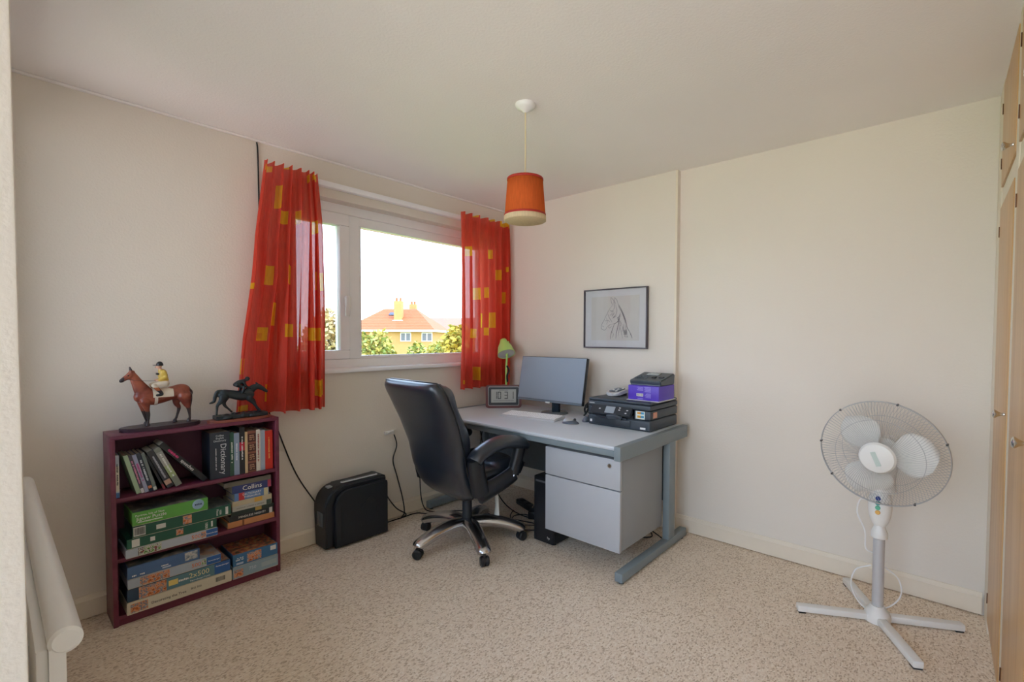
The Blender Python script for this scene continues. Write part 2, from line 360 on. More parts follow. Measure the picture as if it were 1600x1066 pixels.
def curtain(name, label, xl, xr, ztop, zbot, yc, rects, folds, seed, ampt, ampb):
    rnd = random.Random(seed); nu, nv = 220, 130
    def L(tab, v):
        for (a, x), (b, y) in zip(tab, tab[1:]):
            if v <= b: return x+(y-x)*(v-a)/(b-a)
        return tab[-1][1]
    # uneven fold phase
    knots = [0.0]
    for i in range(folds): knots.append(knots[-1]+rnd.uniform(0.6, 1.4))
    knots = [k/knots[-1] for k in knots]
    def phase(u):
        for i in range(folds):
            if u <= knots[i+1] or i == folds-1: return i+(u-knots[i])/(knots[i+1]-knots[i])
    amps = [rnd.uniform(0.55, 1.2) for _ in range(folds+1)]
    bm = bmesh.new(); grid = []
    for j in range(nv+1):
        v = j/nv; row = []
        x0, x1 = L(xl, v), L(xr, v); z = ztop+(zbot-ztop)*v
        A = ampt+(ampb-ampt)*min(1, v*1.6)
        for i in range(nu+1):
            u = i/nu; ph = phase(u); k = min(int(ph), folds)
            am = amps[k]*(1-(ph-k))+amps[min(k+1, folds)]*(ph-k)
            w = math.sin(2*PI*ph+0.5*math.sin(3*v+ph))
            y = yc - A*am*w
            if v < 0.12: y += 0.008*(1-v/0.12)*math.sin(2*PI*ph*2+1)
            x = x0+(x1-x0)*u+0.35*A*am*math.cos(2*PI*ph+0.5)*(0 if i in (0, nu) else 1)
            y += 0.006*noise.noise((u*4, v*3, seed))
            if x > -1.92: y = min(y, -0.046)
            elif v > 0.45:
                k2 = min(1, (v-0.45)/0.25); y = y*(1-k2)+(-0.05+(y+0.10)*0.45)*k2
            row.append(bm.verts.new((x, y, z+(0.006 if j == 0 else 0.002)*math.sin(2*PI*ph+1)*(1 if j in (0, nv) else 0))))
        grid.append(row)
    for j in range(nv):
        for i in range(nu):
            f = bm.faces.new((grid[j][i], grid[j][i+1], grid[j+1][i+1], grid[j+1][i])); f.smooth = True
            u, v = (i+.5)/nu, (j+.5)/nv
            for a, b, c, d, inner in rects:
                if a <= u <= c and b <= v <= d:
                    f.material_index = 1
                    if inner and a+(c-a)*.28 < u < a+(c-a)*.7 and b+(d-b)*.35 < v < b+(d-b)*.85: f.material_index = 2
    o = finish(name, bm, [m_red, m_yel, m_yel2], smooth='all')
    return tag(o, label, 'curtain')
curtain('curtain', 'red curtain with yellow squares drawn aside behind the horse figurines', [(0, -1.985), (0.3, -2.045), (1, -2.13)], [(0, -1.70), (0.2, -1.68), (1, -1.665)], 2.262, 0.862, -0.105, RL, 7, 3, 0.026, 0.052)
curtain('curtain', 'red curtain with yellow squares hanging in the corner beside the desk lamp', [(0, -0.575), (1, -0.59)], [(0, -0.04), (1, -0.03)], 2.262, 0.885, -0.105, RR, 7, 11, 0.026, 0.046)
rl = box('curtain_rail', (-1.94, -0.045, 2.225), (-0.01, -0.001, 2.258), m_white, None, 0.004)
tag(rl, 'white curtain rail running above the window', 'curtain rail')

# ------------------------------------------------------------------ radiator
rad = tag(empty('radiator', (-2.93, -0.9, 0)), 'white panel radiator with round top rail beside the entrance wall', 'radiator')
m_rad = M('radiator_enamel', '#f0efec', 0.3, var=0.02)
lathe('top_rail', [(0, -0.752), (0.02, -0.752), (0.026, -0.747), (0.026, 0.747), (0.02, 0.752), (0, 0.752)], m_rad, rad, 24, (0.012, 0, 0.70), 'Y')
box('panel', (-0.03, -0.74, 0.14), (-0.012, 0.74, 0.69), m_rad, rad, 0.004)
for i in range(30):
    y = -0.73+i*0.05
    box('rib', (-0.012, y, 0.16), (-0.002, y+0.028, 0.675), m_rad, rad, 0.004, 1)
box('end_strip', (-0.012, -0.75, 0.14), (0.012, -0.742, 0.69), m_rad, rad)
box('bracket', (-0.088, -0.5, 0.5), (-0.03, -0.46, 0.6), m_rad, rad); box('bracket', (-0.088, 0.46, 0.5), (-0.03, 0.5, 0.6), m_rad, rad)
tube('pipe', [(-0.02, 0.73, 0.15), (-0.02, 0.73, 0.0)], 0.008, m_rad, rad, 8, 1)
tube('pipe', [(-0.02, -0.72, 0.15), (-0.02, -0.72, 0.0)], 0.008, m_rad, rad, 8, 1)

# ------------------------------------------------------------------ fitted wardrobe
m_door = mat_wood('light_oak_veneer', '#bd8f58', '#d3a974', 0.3, 'Z', 5)
ward = tag(empty('fitted_wardrobe', (0, -3.12, 0)), 'fitted wardrobe with pale wood doors in a white frame by the fan', 'wardrobe')
cols = [(-0.16, -0.68), (-0.78, -1.30)]
def stile(x0, x1): box('frame_stile', (x1, -0.05, 0.0), (x0, 0.012, H-0.001), m_skirt, ward, 0.003)
stile(0.038, -0.15); stile(-0.69, -0.77); stile(-1.31, -1.90)
box('frame_rail', (-1.90, -0.05, 0.0), (0.035, 0.006, 0.06), m_skirt, ward); box('frame_rail', (-1.90, -0.05, 1.86), (0.035, 0.008, 1.935), m_skirt, ward)
box('frame_rail', (-1.90, -0.05, 2.375), (0.035, 0.006, H-0.002), m_skirt, ward)
box('side_panel', (-1.90, -0.6, 0), (-1.88, -0.05, H-0.002), m_skirt, ward); box('back_panel', (-1.90, -0.62, 0), (0.02, -0.6, H-0.002), m_skirt, ward)
m_brass = M('bronze_hinge', '#6b4a36', 0.4, 0.8)
for x0, x1 in cols:
    for z0, z1, kz in ((0.065, 1.852, 1.03), (1.94, 2.37, 1.975)):
        d = box('door', (x1, -0.02, z0), (x0, 0.014, z1), m_door, ward, 0.002)
        kb = lathe('knob', [(0.004, 0), (0.006, 0.002), (0.005, 0.010), (0.009, 0.018), (0.015, 0.026), (0.015, 0.029), (0.010, 0.033), (0.0, 0.034)], m_chrome, d, 16, (x1+0.035, 0.014, kz), 'Y')
        for hz in (z0+0.1, z1-0.1):
            box('hinge', (x0-0.003, 0.012, hz-0.022), (x0+0.003, 0.017, hz+0.022), m_brass, d)

# ------------------------------------------------------------------ desk
DX0, DX1, DY0, DY1, DZ = -0.875, -0.05, -1.69, -0.045, 0.73
m_dtop = M('light_grey_laminate', '#ccd2da', 0.35, var=0.02)
m_dgrey = M('slate_grey_metal', '#7e8a90', 0.45, var=0.03)
m_ped = M('grey_pedestal_panel', '#b4b7bd', 0.45, var=0.02)
m_pedside = M('mid_grey_panel', '#92969a', 0.5, var=0.02)
desk = tag(empty('office_desk', ((DX0+DX1)/2, (DY0+DY1)/2, 0)), 'grey office desk with cantilever metal legs under the computer', 'desk')
ox, oy = -(DX0+DX1)/2, -(DY0+DY1)/2
def D(x, y, z): return (x+ox, y+oy, z)
prism('desktop', [(DX0+ox+0.012, DZ), (DX0+ox+0.003, DZ-0.004), (DX0+ox, DZ-0.013), (DX0+ox+0.003, DZ-0.022), (DX0+ox+0.012, DZ-0.026), (DX1+ox, DZ-0.026), (DX1+ox, DZ)], 'Y', DY0+oy, DY1+oy, m_dtop, desk)
box('front_rail', D(DX0+0.02, DY0+0.02, DZ-0.062), D(DX0+0.045, DY1-0.02, DZ-0.026), m_dgrey, desk, 0.003)
box('back_rail', D(DX1-0.10, DY0+0.02, DZ-0.066), D(DX1-0.07, DY1-0.02, DZ-0.026), m_dgrey, desk, 0.003)
box('modesty_panel', D(DX1-0.20, DY0+0.03, 0.28), D(DX1-0.18, DY1-0.03, DZ-0.06), M('dark_grey_panel', '#5d6870', 0.5), desk)
for yy in (DY0-0.012, DY1-0.03):
    lg = box('leg_post', D(-0.30, yy, 0.06), D(-0.215, yy+0.042, DZ-0.07), m_dgrey, desk, 0.004)
    box('arm', D(DX0-0.012, yy, DZ-0.075), D(-0.035, yy+0.04, DZ+0.003), m_dgrey, desk, 0.006)
    box('foot', D(-0.86, yy-0.003, 0.012), D(-0.04, yy+0.045, 0.062), m_dgrey, desk, 0.006)
    for fx in (-0.83, -0.08):
        lathe('leveller', [(0.014, 0), (0.014, 0.008), (0.006, 0.009), (0.006, 0.014)], m_black, desk, 12, D(fx, yy+0.02, 0))
# pedestal
ped = tag(empty('drawer_pedestal', (-0.82, -1.41, 0.145)), 'grey two-drawer pedestal with a lock hung under the desk', 'drawers')
box('body', (0.018, -0.252, 0.003), (0.505, 0.252, 0.50), m_pedside, ped, 0.002)
d1 = box('drawer', (-0.002, -0.255, 0.336), (0.018, 0.255, 0.50), m_ped, ped, 0.003)
d2 = box('drawer', (-0.002, -0.255, 0.0), (0.018, 0.255, 0.330), m_ped, ped, 0.003)
lathe('lock', [(0, -0.006), (0.011, -0.006), (0.013, -0.002), (0.013, 0.004)], m_chrome, d1, 16, (-0.001, -0.19, 0.462), 'X')
box('keyhole', (-0.0085, -0.192, 0.457), (-0.006, -0.188, 0.467), m_black, d1)
box('fixing_plate', (0.05, -0.2, 0.50), (0.5, 0.2, 0.559), m_pedside, ped)

# ------------------------------------------------------------------ things on the desk
# monitor
mon = tag(empty('computer_monitor', (-0.24, -0.765, DZ)), 'widescreen computer monitor with blank screen on round glass foot', 'monitor')
lathe('base', [(0, 0), (0.098, 0), (0.103, 0.003), (0.103, 0.006), (0.098, 0.010), (0, 0.011)], M('smoked_glass', '#69747d', 0.1, var=0.03), mon, 40)
box('neck', (0.008, -0.032, 0.008), (0.034, 0.032, 0.15), M('dark_blue_gloss', '#1c2735', 0.2), mon, 0.004)
mt = Matrix.Rotation(math.radians(12), 4, 'Y')
def mbox(name, lo, hi, mat, parent, bev=0.0):
    o = box(name, lo, hi, mat, parent, bev); o.location = (0.03, 0.055, 0.245); o.rotation_euler = (0, math.radians(11), math.radians(1)); return o
mbox('casing', (-0.008, -0.307, -0.172), (0.022, 0.307, 0.172), m_black, mon, 0.004)
mbox('screen', (-0.0095, -0.302, -0.155), (-0.0075, 0.302, 0.168), M('screen_reflection', '#93a0b0', 0.28, var=0.03, vscale=3), mon)  # pale reflection put into the base colour of the dark, switched-off panel
mbox('chin_strip', (-0.010, -0.302, -0.171), (-0.0075, 0.302, -0.157), M('bezel_grey', '#6f7a86', 0.3), mon)
mbox('logo_badge', (-0.012, -0.02, -0.180), (-0.006, 0.02, -0.168), m_whitepl, mon)
tube('power_lead', [(0.02, -0.02, 0.13), (0.0, -0.045, 0.10), (0.01, -0.055, 0.075)], 0.003, m_cable, mon, 6, 5)
# keyboard
kb = tag(empty('keyboard', (-0.497, -0.765, DZ), rot=(0, 0, math.radians(8))), 'white computer keyboard in front of the monitor', 'keyboard')
m_kb = M('keyboard_white', '#cfd1d6', 0.45, var=0.02)
prism('case', [(-0.078, 0), (0.078, 0), (0.078, 0.022), (0.07, 0.024), (-0.07, 0.012), (-0.078, 0.009)], 'Y', -0.225, 0.225, m_kb, kb, 0.003)
bm = bmesh.new()
for rr in range(6):
    for kx in range(21):
        x = 0.056-rr*0.0205; y = 0.207-kx*0.0207
        zt = 0.0135+(x+0.07)/0.14*0.012
        add_box(bm, (x-0.008, y-0.0085, zt-0.004), (x+0.008, y+0.0085, zt+0.003), 0.0015, 1)
ks = finish('keys', bm, M('key_caps', '#f5f5f7', 0.5, var=0.02), kb); ks['kind'] = 'stuff'
# mouse x2
def mouse(name, label, loc, rz, mt1, mt2):
    e = tag(empty(name, loc, rz), label, 'mouse')
    def shell(nm, mat, lx, ly, hz, dx):
        bm = bmesh.new(); bmesh.ops.create_uvsphere(bm, u_segments=24, v_segments=14, radius=1)
        for v in bm.verts:
            x, y, z = v.co; v.co = Vector((x*lx+dx, y*ly*(1-0.12*x*x), max(0, z)*hz*(1-0.2*x)+0.001))
        return finish(nm, bm, mat, e, smooth=60)
    shell('body', mt1, 0.058, 0.033, 0.026, 0.0); shell('top_shell', mt2, 0.046, 0.027, 0.036, -0.010)
    lathe('scroll_wheel', [(0, -0.004), (0.009, -0.004), (0.009, 0.004), (0, 0.004)], m_black, e, 14, (0.028, 0, 0.027), 'Y')
    return e
mouse('computer_mouse', 'silver and black computer mouse beside the white keyboard', (-0.50, -1.105, DZ), math.radians(-70), M('mouse_slate', '#566070', 0.35), M('silver_plastic', '#b9babd', 0.3, 0.3))
mouse('computer_mouse', 'dark grey computer mouse tucked against the printer', (-0.352, -1.135, DZ), math.radians(15), M('dark_grey_plastic', '#4c5563', 0.3), M('grey_plastic', '#6a7380', 0.3))
# headset/webcam lead tangle by the printer
wc = tag(empty('webcam', (-0.19, -1.02, DZ)), 'small black webcam on a curled lead between monitor and printer', 'webcam')
tube('clip', [(0.0, 0.02, 0.004), (-0.02, -0.01, 0.03), (0.01, -0.02, 0.075), (0.03, 0.01, 0.09), (0.02, 0.03, 0.05), (0.0, 0.01, 0.02)], 0.007, m_black, wc, 8, 6)
bm = bmesh.new(); add_lathe(bm, [(0, -0.014), (0.012, -0.014), (0.016, -0.008), (0.016, 0.012), (0.008, 0.016), (0, 0.016)], 16, (0.0, -0.005, 0.075), 'X'); finish('camera_head', bm, m_black, wc, smooth=40)
tube('lead', [(0.02, 0, 0.06), (0.05, 0.02, 0.02), (0.09, 0.0, 0.004), (0.12, 0.06, 0.004)], 0.003, m_cable, wc, 6, 6)
# clock
ck = tag(empty('digital_clock', (-0.302, -0.298, DZ+0.0005), rot=(0, 0, math.radians(-44))), 'brown framed digital clock reading 1031 standing on the desk', 'clock')
m_brown = M('dark_red_brown_plastic', '#6d4547', 0.4)
tl = math.radians(-8)
ckb = prism('case', rrect(0.285, 0.182, 0.022), 'Y', -0.014, 0.014, m_brown, ck, 0.005, loc=(0, 0, 0.091))
prism('bezel', rrect(0.235, 0.142, 0.008), 'Y', -0.0165, -0.0135, M('clock_bezel', '#3d434a', 0.3), ck, loc=(0, 0, 0.095))
prism('inner_rim', rrect(0.248, 0.155, 0.012), 'Y', -0.0155, -0.0135, M('silver_rim', '#9a9a9d', 0.3, 0.5), ck, loc=(0, 0, 0.095))
prism('display', rrect(0.198, 0.106, 0.002), 'Y', -0.0180, -0.0160, M('lcd_grey', '#b3b5b3', 0.25, var=0.03), ck, loc=(0, 0, 0.097))
m_lcd = M('lcd_segment', '#35383c', 0.5)
SEG = {'0': 'abcdef', '1': 'bc', '3': 'abgcd'}
def digit(ch, cx, cz, w, h):
    bm = bmesh.new(); t = 0.0055
    pos = {'a': ((-w/2, h/2-t), (w/2, h/2)), 'd': ((-w/2, -h/2), (w/2, -h/2+t)), 'g': ((-w/2, -t/2), (w/2, t/2)), 'b': ((w/2-t, 0.001), (w/2, h/2)), 'c': ((w/2-t, -h/2), (w/2, -0.001)), 'f': ((-w/2, 0.001), (-w/2+t, h/2)), 'e': ((-w/2, -h/2), (-w/2+t, -0.001))}
    for s in SEG[ch]:
        (x0, z0), (x1, z1) = pos[s]; add_box(bm, (cx+x0, -0.0186, cz+z0), (cx+x1, -0.0178, cz+z1))
    return finish('digit', bm, m_lcd, ck)
for ch, cx in (('1', -0.066), ('0', -0.034), ('3', 0.020), ('1', 0.066)): digit(ch, cx, 0.102, 0.026, 0.056)
for zz, ww in ((0.142, 0.07), (0.060, 0.16)):
    bm = bmesh.new(); x = -ww/2
    while x < ww/2:
        add_box(bm, (x, -0.0186, zz-0.003), (x+0.006, -0.0178, zz+0.003)); x += 0.009
    finish('small_readout', bm, M('lcd_fine', '#7f8285', 0.5), ck)
box('stand', (-0.05, 0.013, 0.002), (0.05, 0.045, 0.012), m_brown, ck)
# desk lamp
m_lime = M('lime_green_enamel', '#b6e07c', 0.35, var=0.03)
dl = tag(empty('desk_lamp', (-0.205, -0.235, DZ)), 'lime green desk lamp standing behind the digital clock', 'lamp')
lathe('base', [(0, 0), (0.068, 0), (0.07, 0.006), (0.06, 0.018), (0.012, 0.024), (0, 0.024)], m_lime, dl, 28)
tube('stem', [(0, 0, 0.02), (0, 0, 0.15), (0.0, 0.002, 0.28), (0.005, -0.002, 0.42)], 0.008, m_lime, dl, 10, 4)
tube('spring_clip', [(0.0, -0.014, 0.20), (-0.012, -0.02, 0.25), (0.012, -0.018, 0.29), (-0.008, -0.016, 0.33)], 0.008, m_black, dl, 6, 5)
sh = lathe('shade', [(0.016, 0.145), (0.026, 0.14), (0.034, 0.115), (0.058, 0.07), (0.074, 0.0), (0.071, 0.0), (0.055, 0.068), (0.03, 0.11), (0.0, 0.12)], m_lime, dl, 28)
sh.location = (0.0, 0.0, 0.425); sh.rotation_euler = (math.radians(-30), math.radians(16), 0)
inn = lathe('shade_lining', [(0.0, 0.108), (0.028, 0.105), (0.053, 0.064), (0.069, 0.002)], M('lamp_lining', '#cfd3d6', 0.4), sh, 28)
lathe('bulb', [(0, 0.01), (0.014, 0.014), (0.022, 0.03), (0.02, 0.045), (0.012, 0.065), (0.012, 0.09)], M('bulb_glass', '#d9cdd0', 0.2), sh, 16)
tube('neck_joint', [(0, 0, 0.41), (0.02, 0, 0.47), (0.03, 0.01, 0.53)], 0.009, m_lime, dl, 8, 4)
# printer
pr = tag(empty('printer', (-0.235, -1.413, DZ)), 'dark inkjet printer with sloping control panel on the desk end', 'printer')
m_pr = M('printer_charcoal', '#39424c', 0.42, var=0.05); m_pr2 = M('printer_dark', '#2a3038', 0.35); m_prk = M('printer_black', '#0d0f13', 0.5)
box('lower_body', (-0.190, -0.222, 0.0), (0.19, 0.222, 0.068), m_pr, pr, 0.012, 3)
bm = bmesh.new(); add_box(bm, (-0.19, -0.222, 0.07), (0.19, -0.112, 0.125), 0.008); add_box(bm, (-0.19, 0.192, 0.07), (0.19, 0.222, 0.125), 0.008); add_box(bm, (-0.10, -0.112, 0.07), (0.19, 0.192, 0.125))
finish('middle_body', bm, m_pr, pr, smooth=30)
box('scanner_body', (-0.192, -0.223, 0.127), (0.19, 0.223, 0.158), m_pr, pr, 0.008, 2)
box('scanner_lid', (-0.188, -0.220, 0.160), (0.188, 0.220, 0.176), m_pr, pr, 0.007, 2)
cp = prism('control_panel', [(-0.228, 0.088), (-0.192, 0.135), (-0.186, 0.130), (-0.186, 0.10), (-0.222, 0.082)], 'Y', -0.105, 0.185, m_pr2, pr, 0.002)
sl = math.atan2(0.047, 0.036)
def onpanel(name, y0, y1, t0, t1, mat):
    a = Vector((-0.228, 0, 0.088)); d = Vector((0.036, 0, 0.047)); nn = Vector((-0.047, 0, 0.036)).normalized()*0.0008
    bm = bmesh.new(); vs = []
    for s in (0, 1):
        for y, t in ((y0, t0), (y1, t0), (y1, t1), (y0, t1)):
            p = a+d*t+nn*s; vs.append(bm.verts.new((p.x, y, p.z)))
    bm.faces.new(vs[4:]); 
    for i in range(4): bm.faces.new((vs[i], vs[(i+1) % 4], vs[4+(i+1) % 4], vs[4+i]))
    return finish(name, bm, mat, cp)
onpanel('touch_screen', 0.012, 0.078, 0.12, 0.92, M('lcd_panel', '#9aa3ad', 0.2))
for y, t in ((0.12, 0.55), (-0.02, 0.6), (-0.02, 0.85), (-0.075, 0.65), (-0.07, 0.3)): onpanel('button', y-0.006, y+0.006, t-0.06, t+0.06, M('button_print', '#c9ccd0', 0.4))
box('paper_slot', (-0.186, -0.108, 0.066), (-0.098, 0.188, 0.09), m_prk, pr)
box('output_tray', (-0.21, -0.07, 0.062), (-0.11, 0.15, 0.069), m_pr2, pr, 0.003)
tube('paper_stop', [(-0.205, 0.06, 0.072), (-0.212, 0.0, 0.078), (-0.208, -0.04, 0.066)], [0.010, 0.012, 0.004], m_pr, pr, 6, 4)
box('tray_front', (-0.196, -0.09, 0.012), (-0.189, 0.17, 0.055), m_pr2, pr, 0.003)
stk = box('ink_sticker', (-0.1915, -0.185, 0.074), (-0.1895, -0.125, 0.122), M('sticker_cream', '#d9e3dd', 0.4), pr)
for i, c in enumerate(('#e0a040', '#4f9ac0', '#d9a43a', '#4890b5')):
    box('sticker_print', (-0.1922, -0.16-(i % 2)*0.02, 0.104-(i//2)*0.022), (-0.1914, -0.136-(i % 2)*0.02, 0.117-(i//2)*0.022), M('sticker_ink%d' % i, c, 0.5), stk)
box('badge', (-0.1912, -0.19, 0.012), (-0.1895, -0.155, 0.024), m_whitepl, pr); box('badge', (-0.1912, 0.19, 0.02), (-0.1895, 0.205, 0.036), m_whitepl, pr)
box('name_plate', (-0.1932, 0.17, 0.140), (-0.1918, 0.21, 0.146), M('silver_print', '#c3c7cb', 0.4, 0.4), pr)
box('side_sticker', (-0.155, -0.2235, 0.08), (-0.105, -0.2215, 0.115), M('orange_sticker', '#e0a188', 0.5), pr)
# purple paper box and the answer machine on it
pb = tag(empty('purple_paper_box', (-0.245, -1.548, DZ+0.1765)), 'purple ream box of paper on top of the printer', 'paper box')
box('sheet', (-0.118, -0.11, 0.0), (0.118, 0.11, 0.003), m_whitepl, pb)
box('carton', (-0.108, -0.104, 0.003), (0.108, 0.104, 0.092), M('purple_card', '#5a3fc0', 0.4, var=0.05), pb, 0.003)
m_lil = M('lilac_print', '#a697e6', 0.5)
for y0, y1, z0, z1, c in ((0.0, 0.045, 0.062, 0.084, m_lil), (-0.052, -0.006, 0.055, 0.084, m_lil), (-0.052, -0.008, 0.02, 0.045, m_lil), (0.0, 0.045, 0.026, 0.044, m_inkw), (0.0, 0.045, 0.008, 0.013, m_lil)):
    bm = bmesh.new(); z = z0
    if c is m_inkw: add_box(bm, (-0.1088, y0, z0), (-0.1078, y1, z1))
    else:
        while z < z1: add_box(bm, (-0.1088, y0, z), (-0.1078, y1-random.uniform(0, .015), z+0.0022)); z += 0.0048
    finish('box_print', bm, c, pb)
bm = bmesh.new(); y = 0.003
while y < 0.042: add_box(bm, (-0.1093, y, 0.028), (-0.1086, y+random.uniform(0.0008, 0.002), 0.042)); y += 0.0035
finish('barcode', bm, m_inkk, pb)
am = tag(empty('answering_machine', (-0.225, -1.545, DZ+0.27)), 'dark grey telephone answering machine on the purple box', 'telephone')
prism('body', [(-0.095, 0.0), (0.095, 0.0), (0.10, 0.062), (0.085, 0.068), (-0.10, 0.030), (-0.103, 0.022)], 'Y', -0.105, 0.105, M('slate_plastic', '#454f58', 0.4), am, 0.005)
prism('foot_panel', [(-0.097, 0.0), (-0.096, 0.015), (-0.088, 0.016), (-0.088, 0.0)], 'Y', -0.10, 0.095, M('mid_grey_plastic', '#6f7a82', 0.4), am)
def on_slope(name, x0, x1, y0, y1, mat, h=0.003):
    f = lambda x: 0.030+(x+0.10)/0.185*0.038
    bm = bmesh.new(); vs = [bm.verts.new((x, y, f(x)+k)) for k in (0, h) for x, y in ((x0, y0), (x1, y0), (x1, y1), (x0, y1))]
    bm.faces.new(vs[4:]); bm.faces.new(vs[:4][::-1])
    for i in range(4): bm.faces.new((vs[i], vs[(i+1) % 4], vs[4+(i+1) % 4], vs[4+i]))
    return finish(name, bm, mat, am)
on_slope('display', 0.025, 0.062, -0.03, 0.055, M('grey_lcd', '#a4b0b4', 0.2))
for i in range(3):
    for j in range(4): on_slope('button', -0.07+i*0.028, -0.052+i*0.028, 0.015+j*0.02, 0.029+j*0.02, M('button_grey', '#59636b', 0.5))
on_slope('button', -0.045, -0.02, -0.04, -0.015, m_black, 0.006); on_slope('button', -0.035, -0.01, -0.085, -0.06, m_black, 0.006)
# white corded phone base on printer
ph = tag(empty('desk_telephone', (-0.215, -1.285, DZ+0.1765), rot=(0, 0, math.radians(-8))), 'small white and black telephone keypad lying on the printer', 'telephone')
pm = prism('rim', rrect(0.15, 0.105, 0.035), 'Z', 0.0, 0.022, M('silver_white_plastic', '#d6d7da', 0.3), ph, 0.006, 3); pm.rotation_euler = (0, math.radians(-9), 0); pm.location = (0, 0, 0.012)
bs = prism('base', rrect(0.13, 0.09, 0.03), 'Z', 0.0, 0.02, m_black, ph)
kp = prism('keypad', rrect(0.105, 0.072, 0.02), 'Z', 0.0, 0.003, M('keypad_grey', '#4a545e', 0.4), ph); kp.rotation_euler = (0, math.radians(-9), 0); kp.location = (-0.003, 0, 0.0345)
for i in range(4):
    for j in range(3):
        b = prism('key', rrect(0.016, 0.013, 0.004, 2, -0.034+i*0.023, -0.021+j*0.021), 'Z', 0.003, 0.006, m_whitepl if (i+j) % 3 == 0 else M('key_light', '#8e979f', 0.4), kp)

# ------------------------------------------------------------------ under the desk
pc = tag(empty('computer_tower', (-0.53, -1.062, 0)), 'black computer tower standing on the carpet beside the drawers', 'computer')
box('case', (-0.19, -0.088, 0.008), (0.21, 0.07, 0.42), M('pc_black', '#16191d', 0.4, bump=0.1, bscale=500), pc, 0.004)
box('front_bezel', (-0.205, -0.088, 0.008), (-0.19, 0.07, 0.42), m_black, pc, 0.005)
box('drive_slot', (-0.2065, -0.07, 0.385), (-0.2045, 0.055, 0.397), M('slot_grey', '#5a5f66', 0.4), pc)
text('badge_text', 'hp', 0.022, m_inkw, pc, (-0.2058, -0.05, 0.045), FACE_NEG_X)
for fx in (-0.17, 0.18):
    for fy in (-0.07, 0.05): lathe('foot', [(0.012, 0), (0.012, 0.009)], m_black, pc, 10, (fx, fy, 0))
# shredder
sd_ = tag(empty('paper_shredder', (-1.48, -0.112, 0)), 'black paper shredder standing against the wall under the window', 'shredder')
Wd, Ht = 0.40, 0.385
prof = [(-0.215, 0.012), (-0.218, 0.22)]
for i in range(9):
    a = PI-PI/2*i/8; prof.append((-0.218+0.11+0.11*math.cos(a), 0.27+0.105*math.sin(a)))
prof += [(0.17, 0.385), (0.192, 0.378), (0.196, 0.36), (0.196, 0.012)]
m_sh = M('shredder_black', '#1d232b', 0.45, var=0.06, bump=0.1, bscale=700, bdist=0.0004)
prism('body', prof, 'Y', -0.062, 0.086, m_sh, sd_, 0.012, 3)
prof2 = [(-0.165, 0.012), (-0.168, 0.22)]
for i in range(9):
    a = PI-PI/2*i/8; prof2.append((-0.168+0.085+0.085*math.cos(a), 0.26+0.095*math.sin(a)))
prof2 += [(0.17, 0.358), (0.188, 0.35), (0.191, 0.335), (0.191, 0.012)]
prism('front_panel', prof2, 'Y', -0.088, -0.060, m_sh, sd_, 0.006, 3)
box('front_groove', (-0.132, -0.0885, 0.03), (-0.129, -0.0865, 0.26), m_prk, sd_)
sl_ = prism('paper_slot', rrect(0.25, 0.028, 0.012, 4, 0.03, -0.012), 'Z', 0.3845, 0.388, M('slot_silver', '#d3d6da', 0.4), sd_)
prism('slot_gap', rrect(0.235, 0.006, 0.002, 3, 0.03, -0.006), 'Z', 0.3875, 0.3885, m_prk, sl_)
sw = box('switch', (-0.175, -0.005, 0.363), (-0.145, 0.03, 0.374), M('switch_grey', '#9aa0a6', 0.4), sd_, 0.002); sw.rotation_euler = (0, 0, 0)
box('side_window', (-0.2195, -0.03, 0.14), (-0.2165, 0.045, 0.225), M('smoked_window', '#4a5560', 0.08), sd_, 0.001)
tube('mark', [(0.0, -0.0885, 0.10), (-0.01, -0.0885, 0.18), (0.05, -0.0885, 0.27), (0.10, -0.0885, 0.24), (0.115, -0.0885, 0.12)], 0.0012, m_sh, sd_, 4, 6)
# ------------------------------------------------------------------ cables
def cable(label, pts, r=0.0035, name='cable', mat=None, n=8):
    return tag(tube(name, pts, r, mat or m_cable, None, 6, n), label, 'cable')
cable('thin black cable hanging from the ceiling behind the red curtain to the shredder', [(-1.99, -0.006, 2.385), (-1.985, -0.008, 2.27), (-1.98, -0.01, 1.6), (-1.96, -0.012, 0.95), (-1.90, -0.012, 0.75), (-1.80, -0.014, 0.47), (-1.69, -0.022, 0.27)], 0.004)
cable('black shredder flex looping from its top to the skirting', [(-1.285, -0.06, 0.365), (-1.24, -0.04, 0.32), (-1.20, -0.03, 0.2), (-1.12, -0.03, 0.08), (-1.05, -0.05, 0.02), (-1.10, -0.06, 0.006)], 0.004)
cable('black cable hanging down the wall behind the chair', [(-1.12, -0.012, 0.60), (-1.10, -0.012, 0.52), (-1.13, -0.012, 0.42), (-1.10, -0.014, 0.3), (-1.06, -0.02, 0.14), (-1.05, -0.03, 0.03), (-1.09, -0.05, 0.006)], 0.004)
cable('black cable lying along the skirting from the shredder to the desk', [(-1.30, -0.05, 0.006), (-1.1, -0.055, 0.006), (-0.97, -0.06, 0.006), (-0.91, -0.14, 0.006), (-0.74, -0.24, 0.006), (-0.62, -0.47, 0.006)], 0.004)
cable('black mains lead curving from behind the chair across the carpet', [(-0.90, -0.04, 0.55), (-0.93, -0.05, 0.3), (-0.93, -0.09, 0.06), (-0.86, -0.16, 0.008), (-0.70, -0.40, 0.006), (-0.60, -0.62, 0.006), (-0.52, -0.9, 0.006)], 0.004)
cable('black cable sagging beneath the desk to the computer tower', [(-0.56, -0.30, 0.60), (-0.60, -0.42, 0.36), (-0.58, -0.55, 0.12), (-0.50, -0.70, 0.012), (-0.42, -0.88, 0.03), (-0.36, -0.95, 0.16)], 0.004)
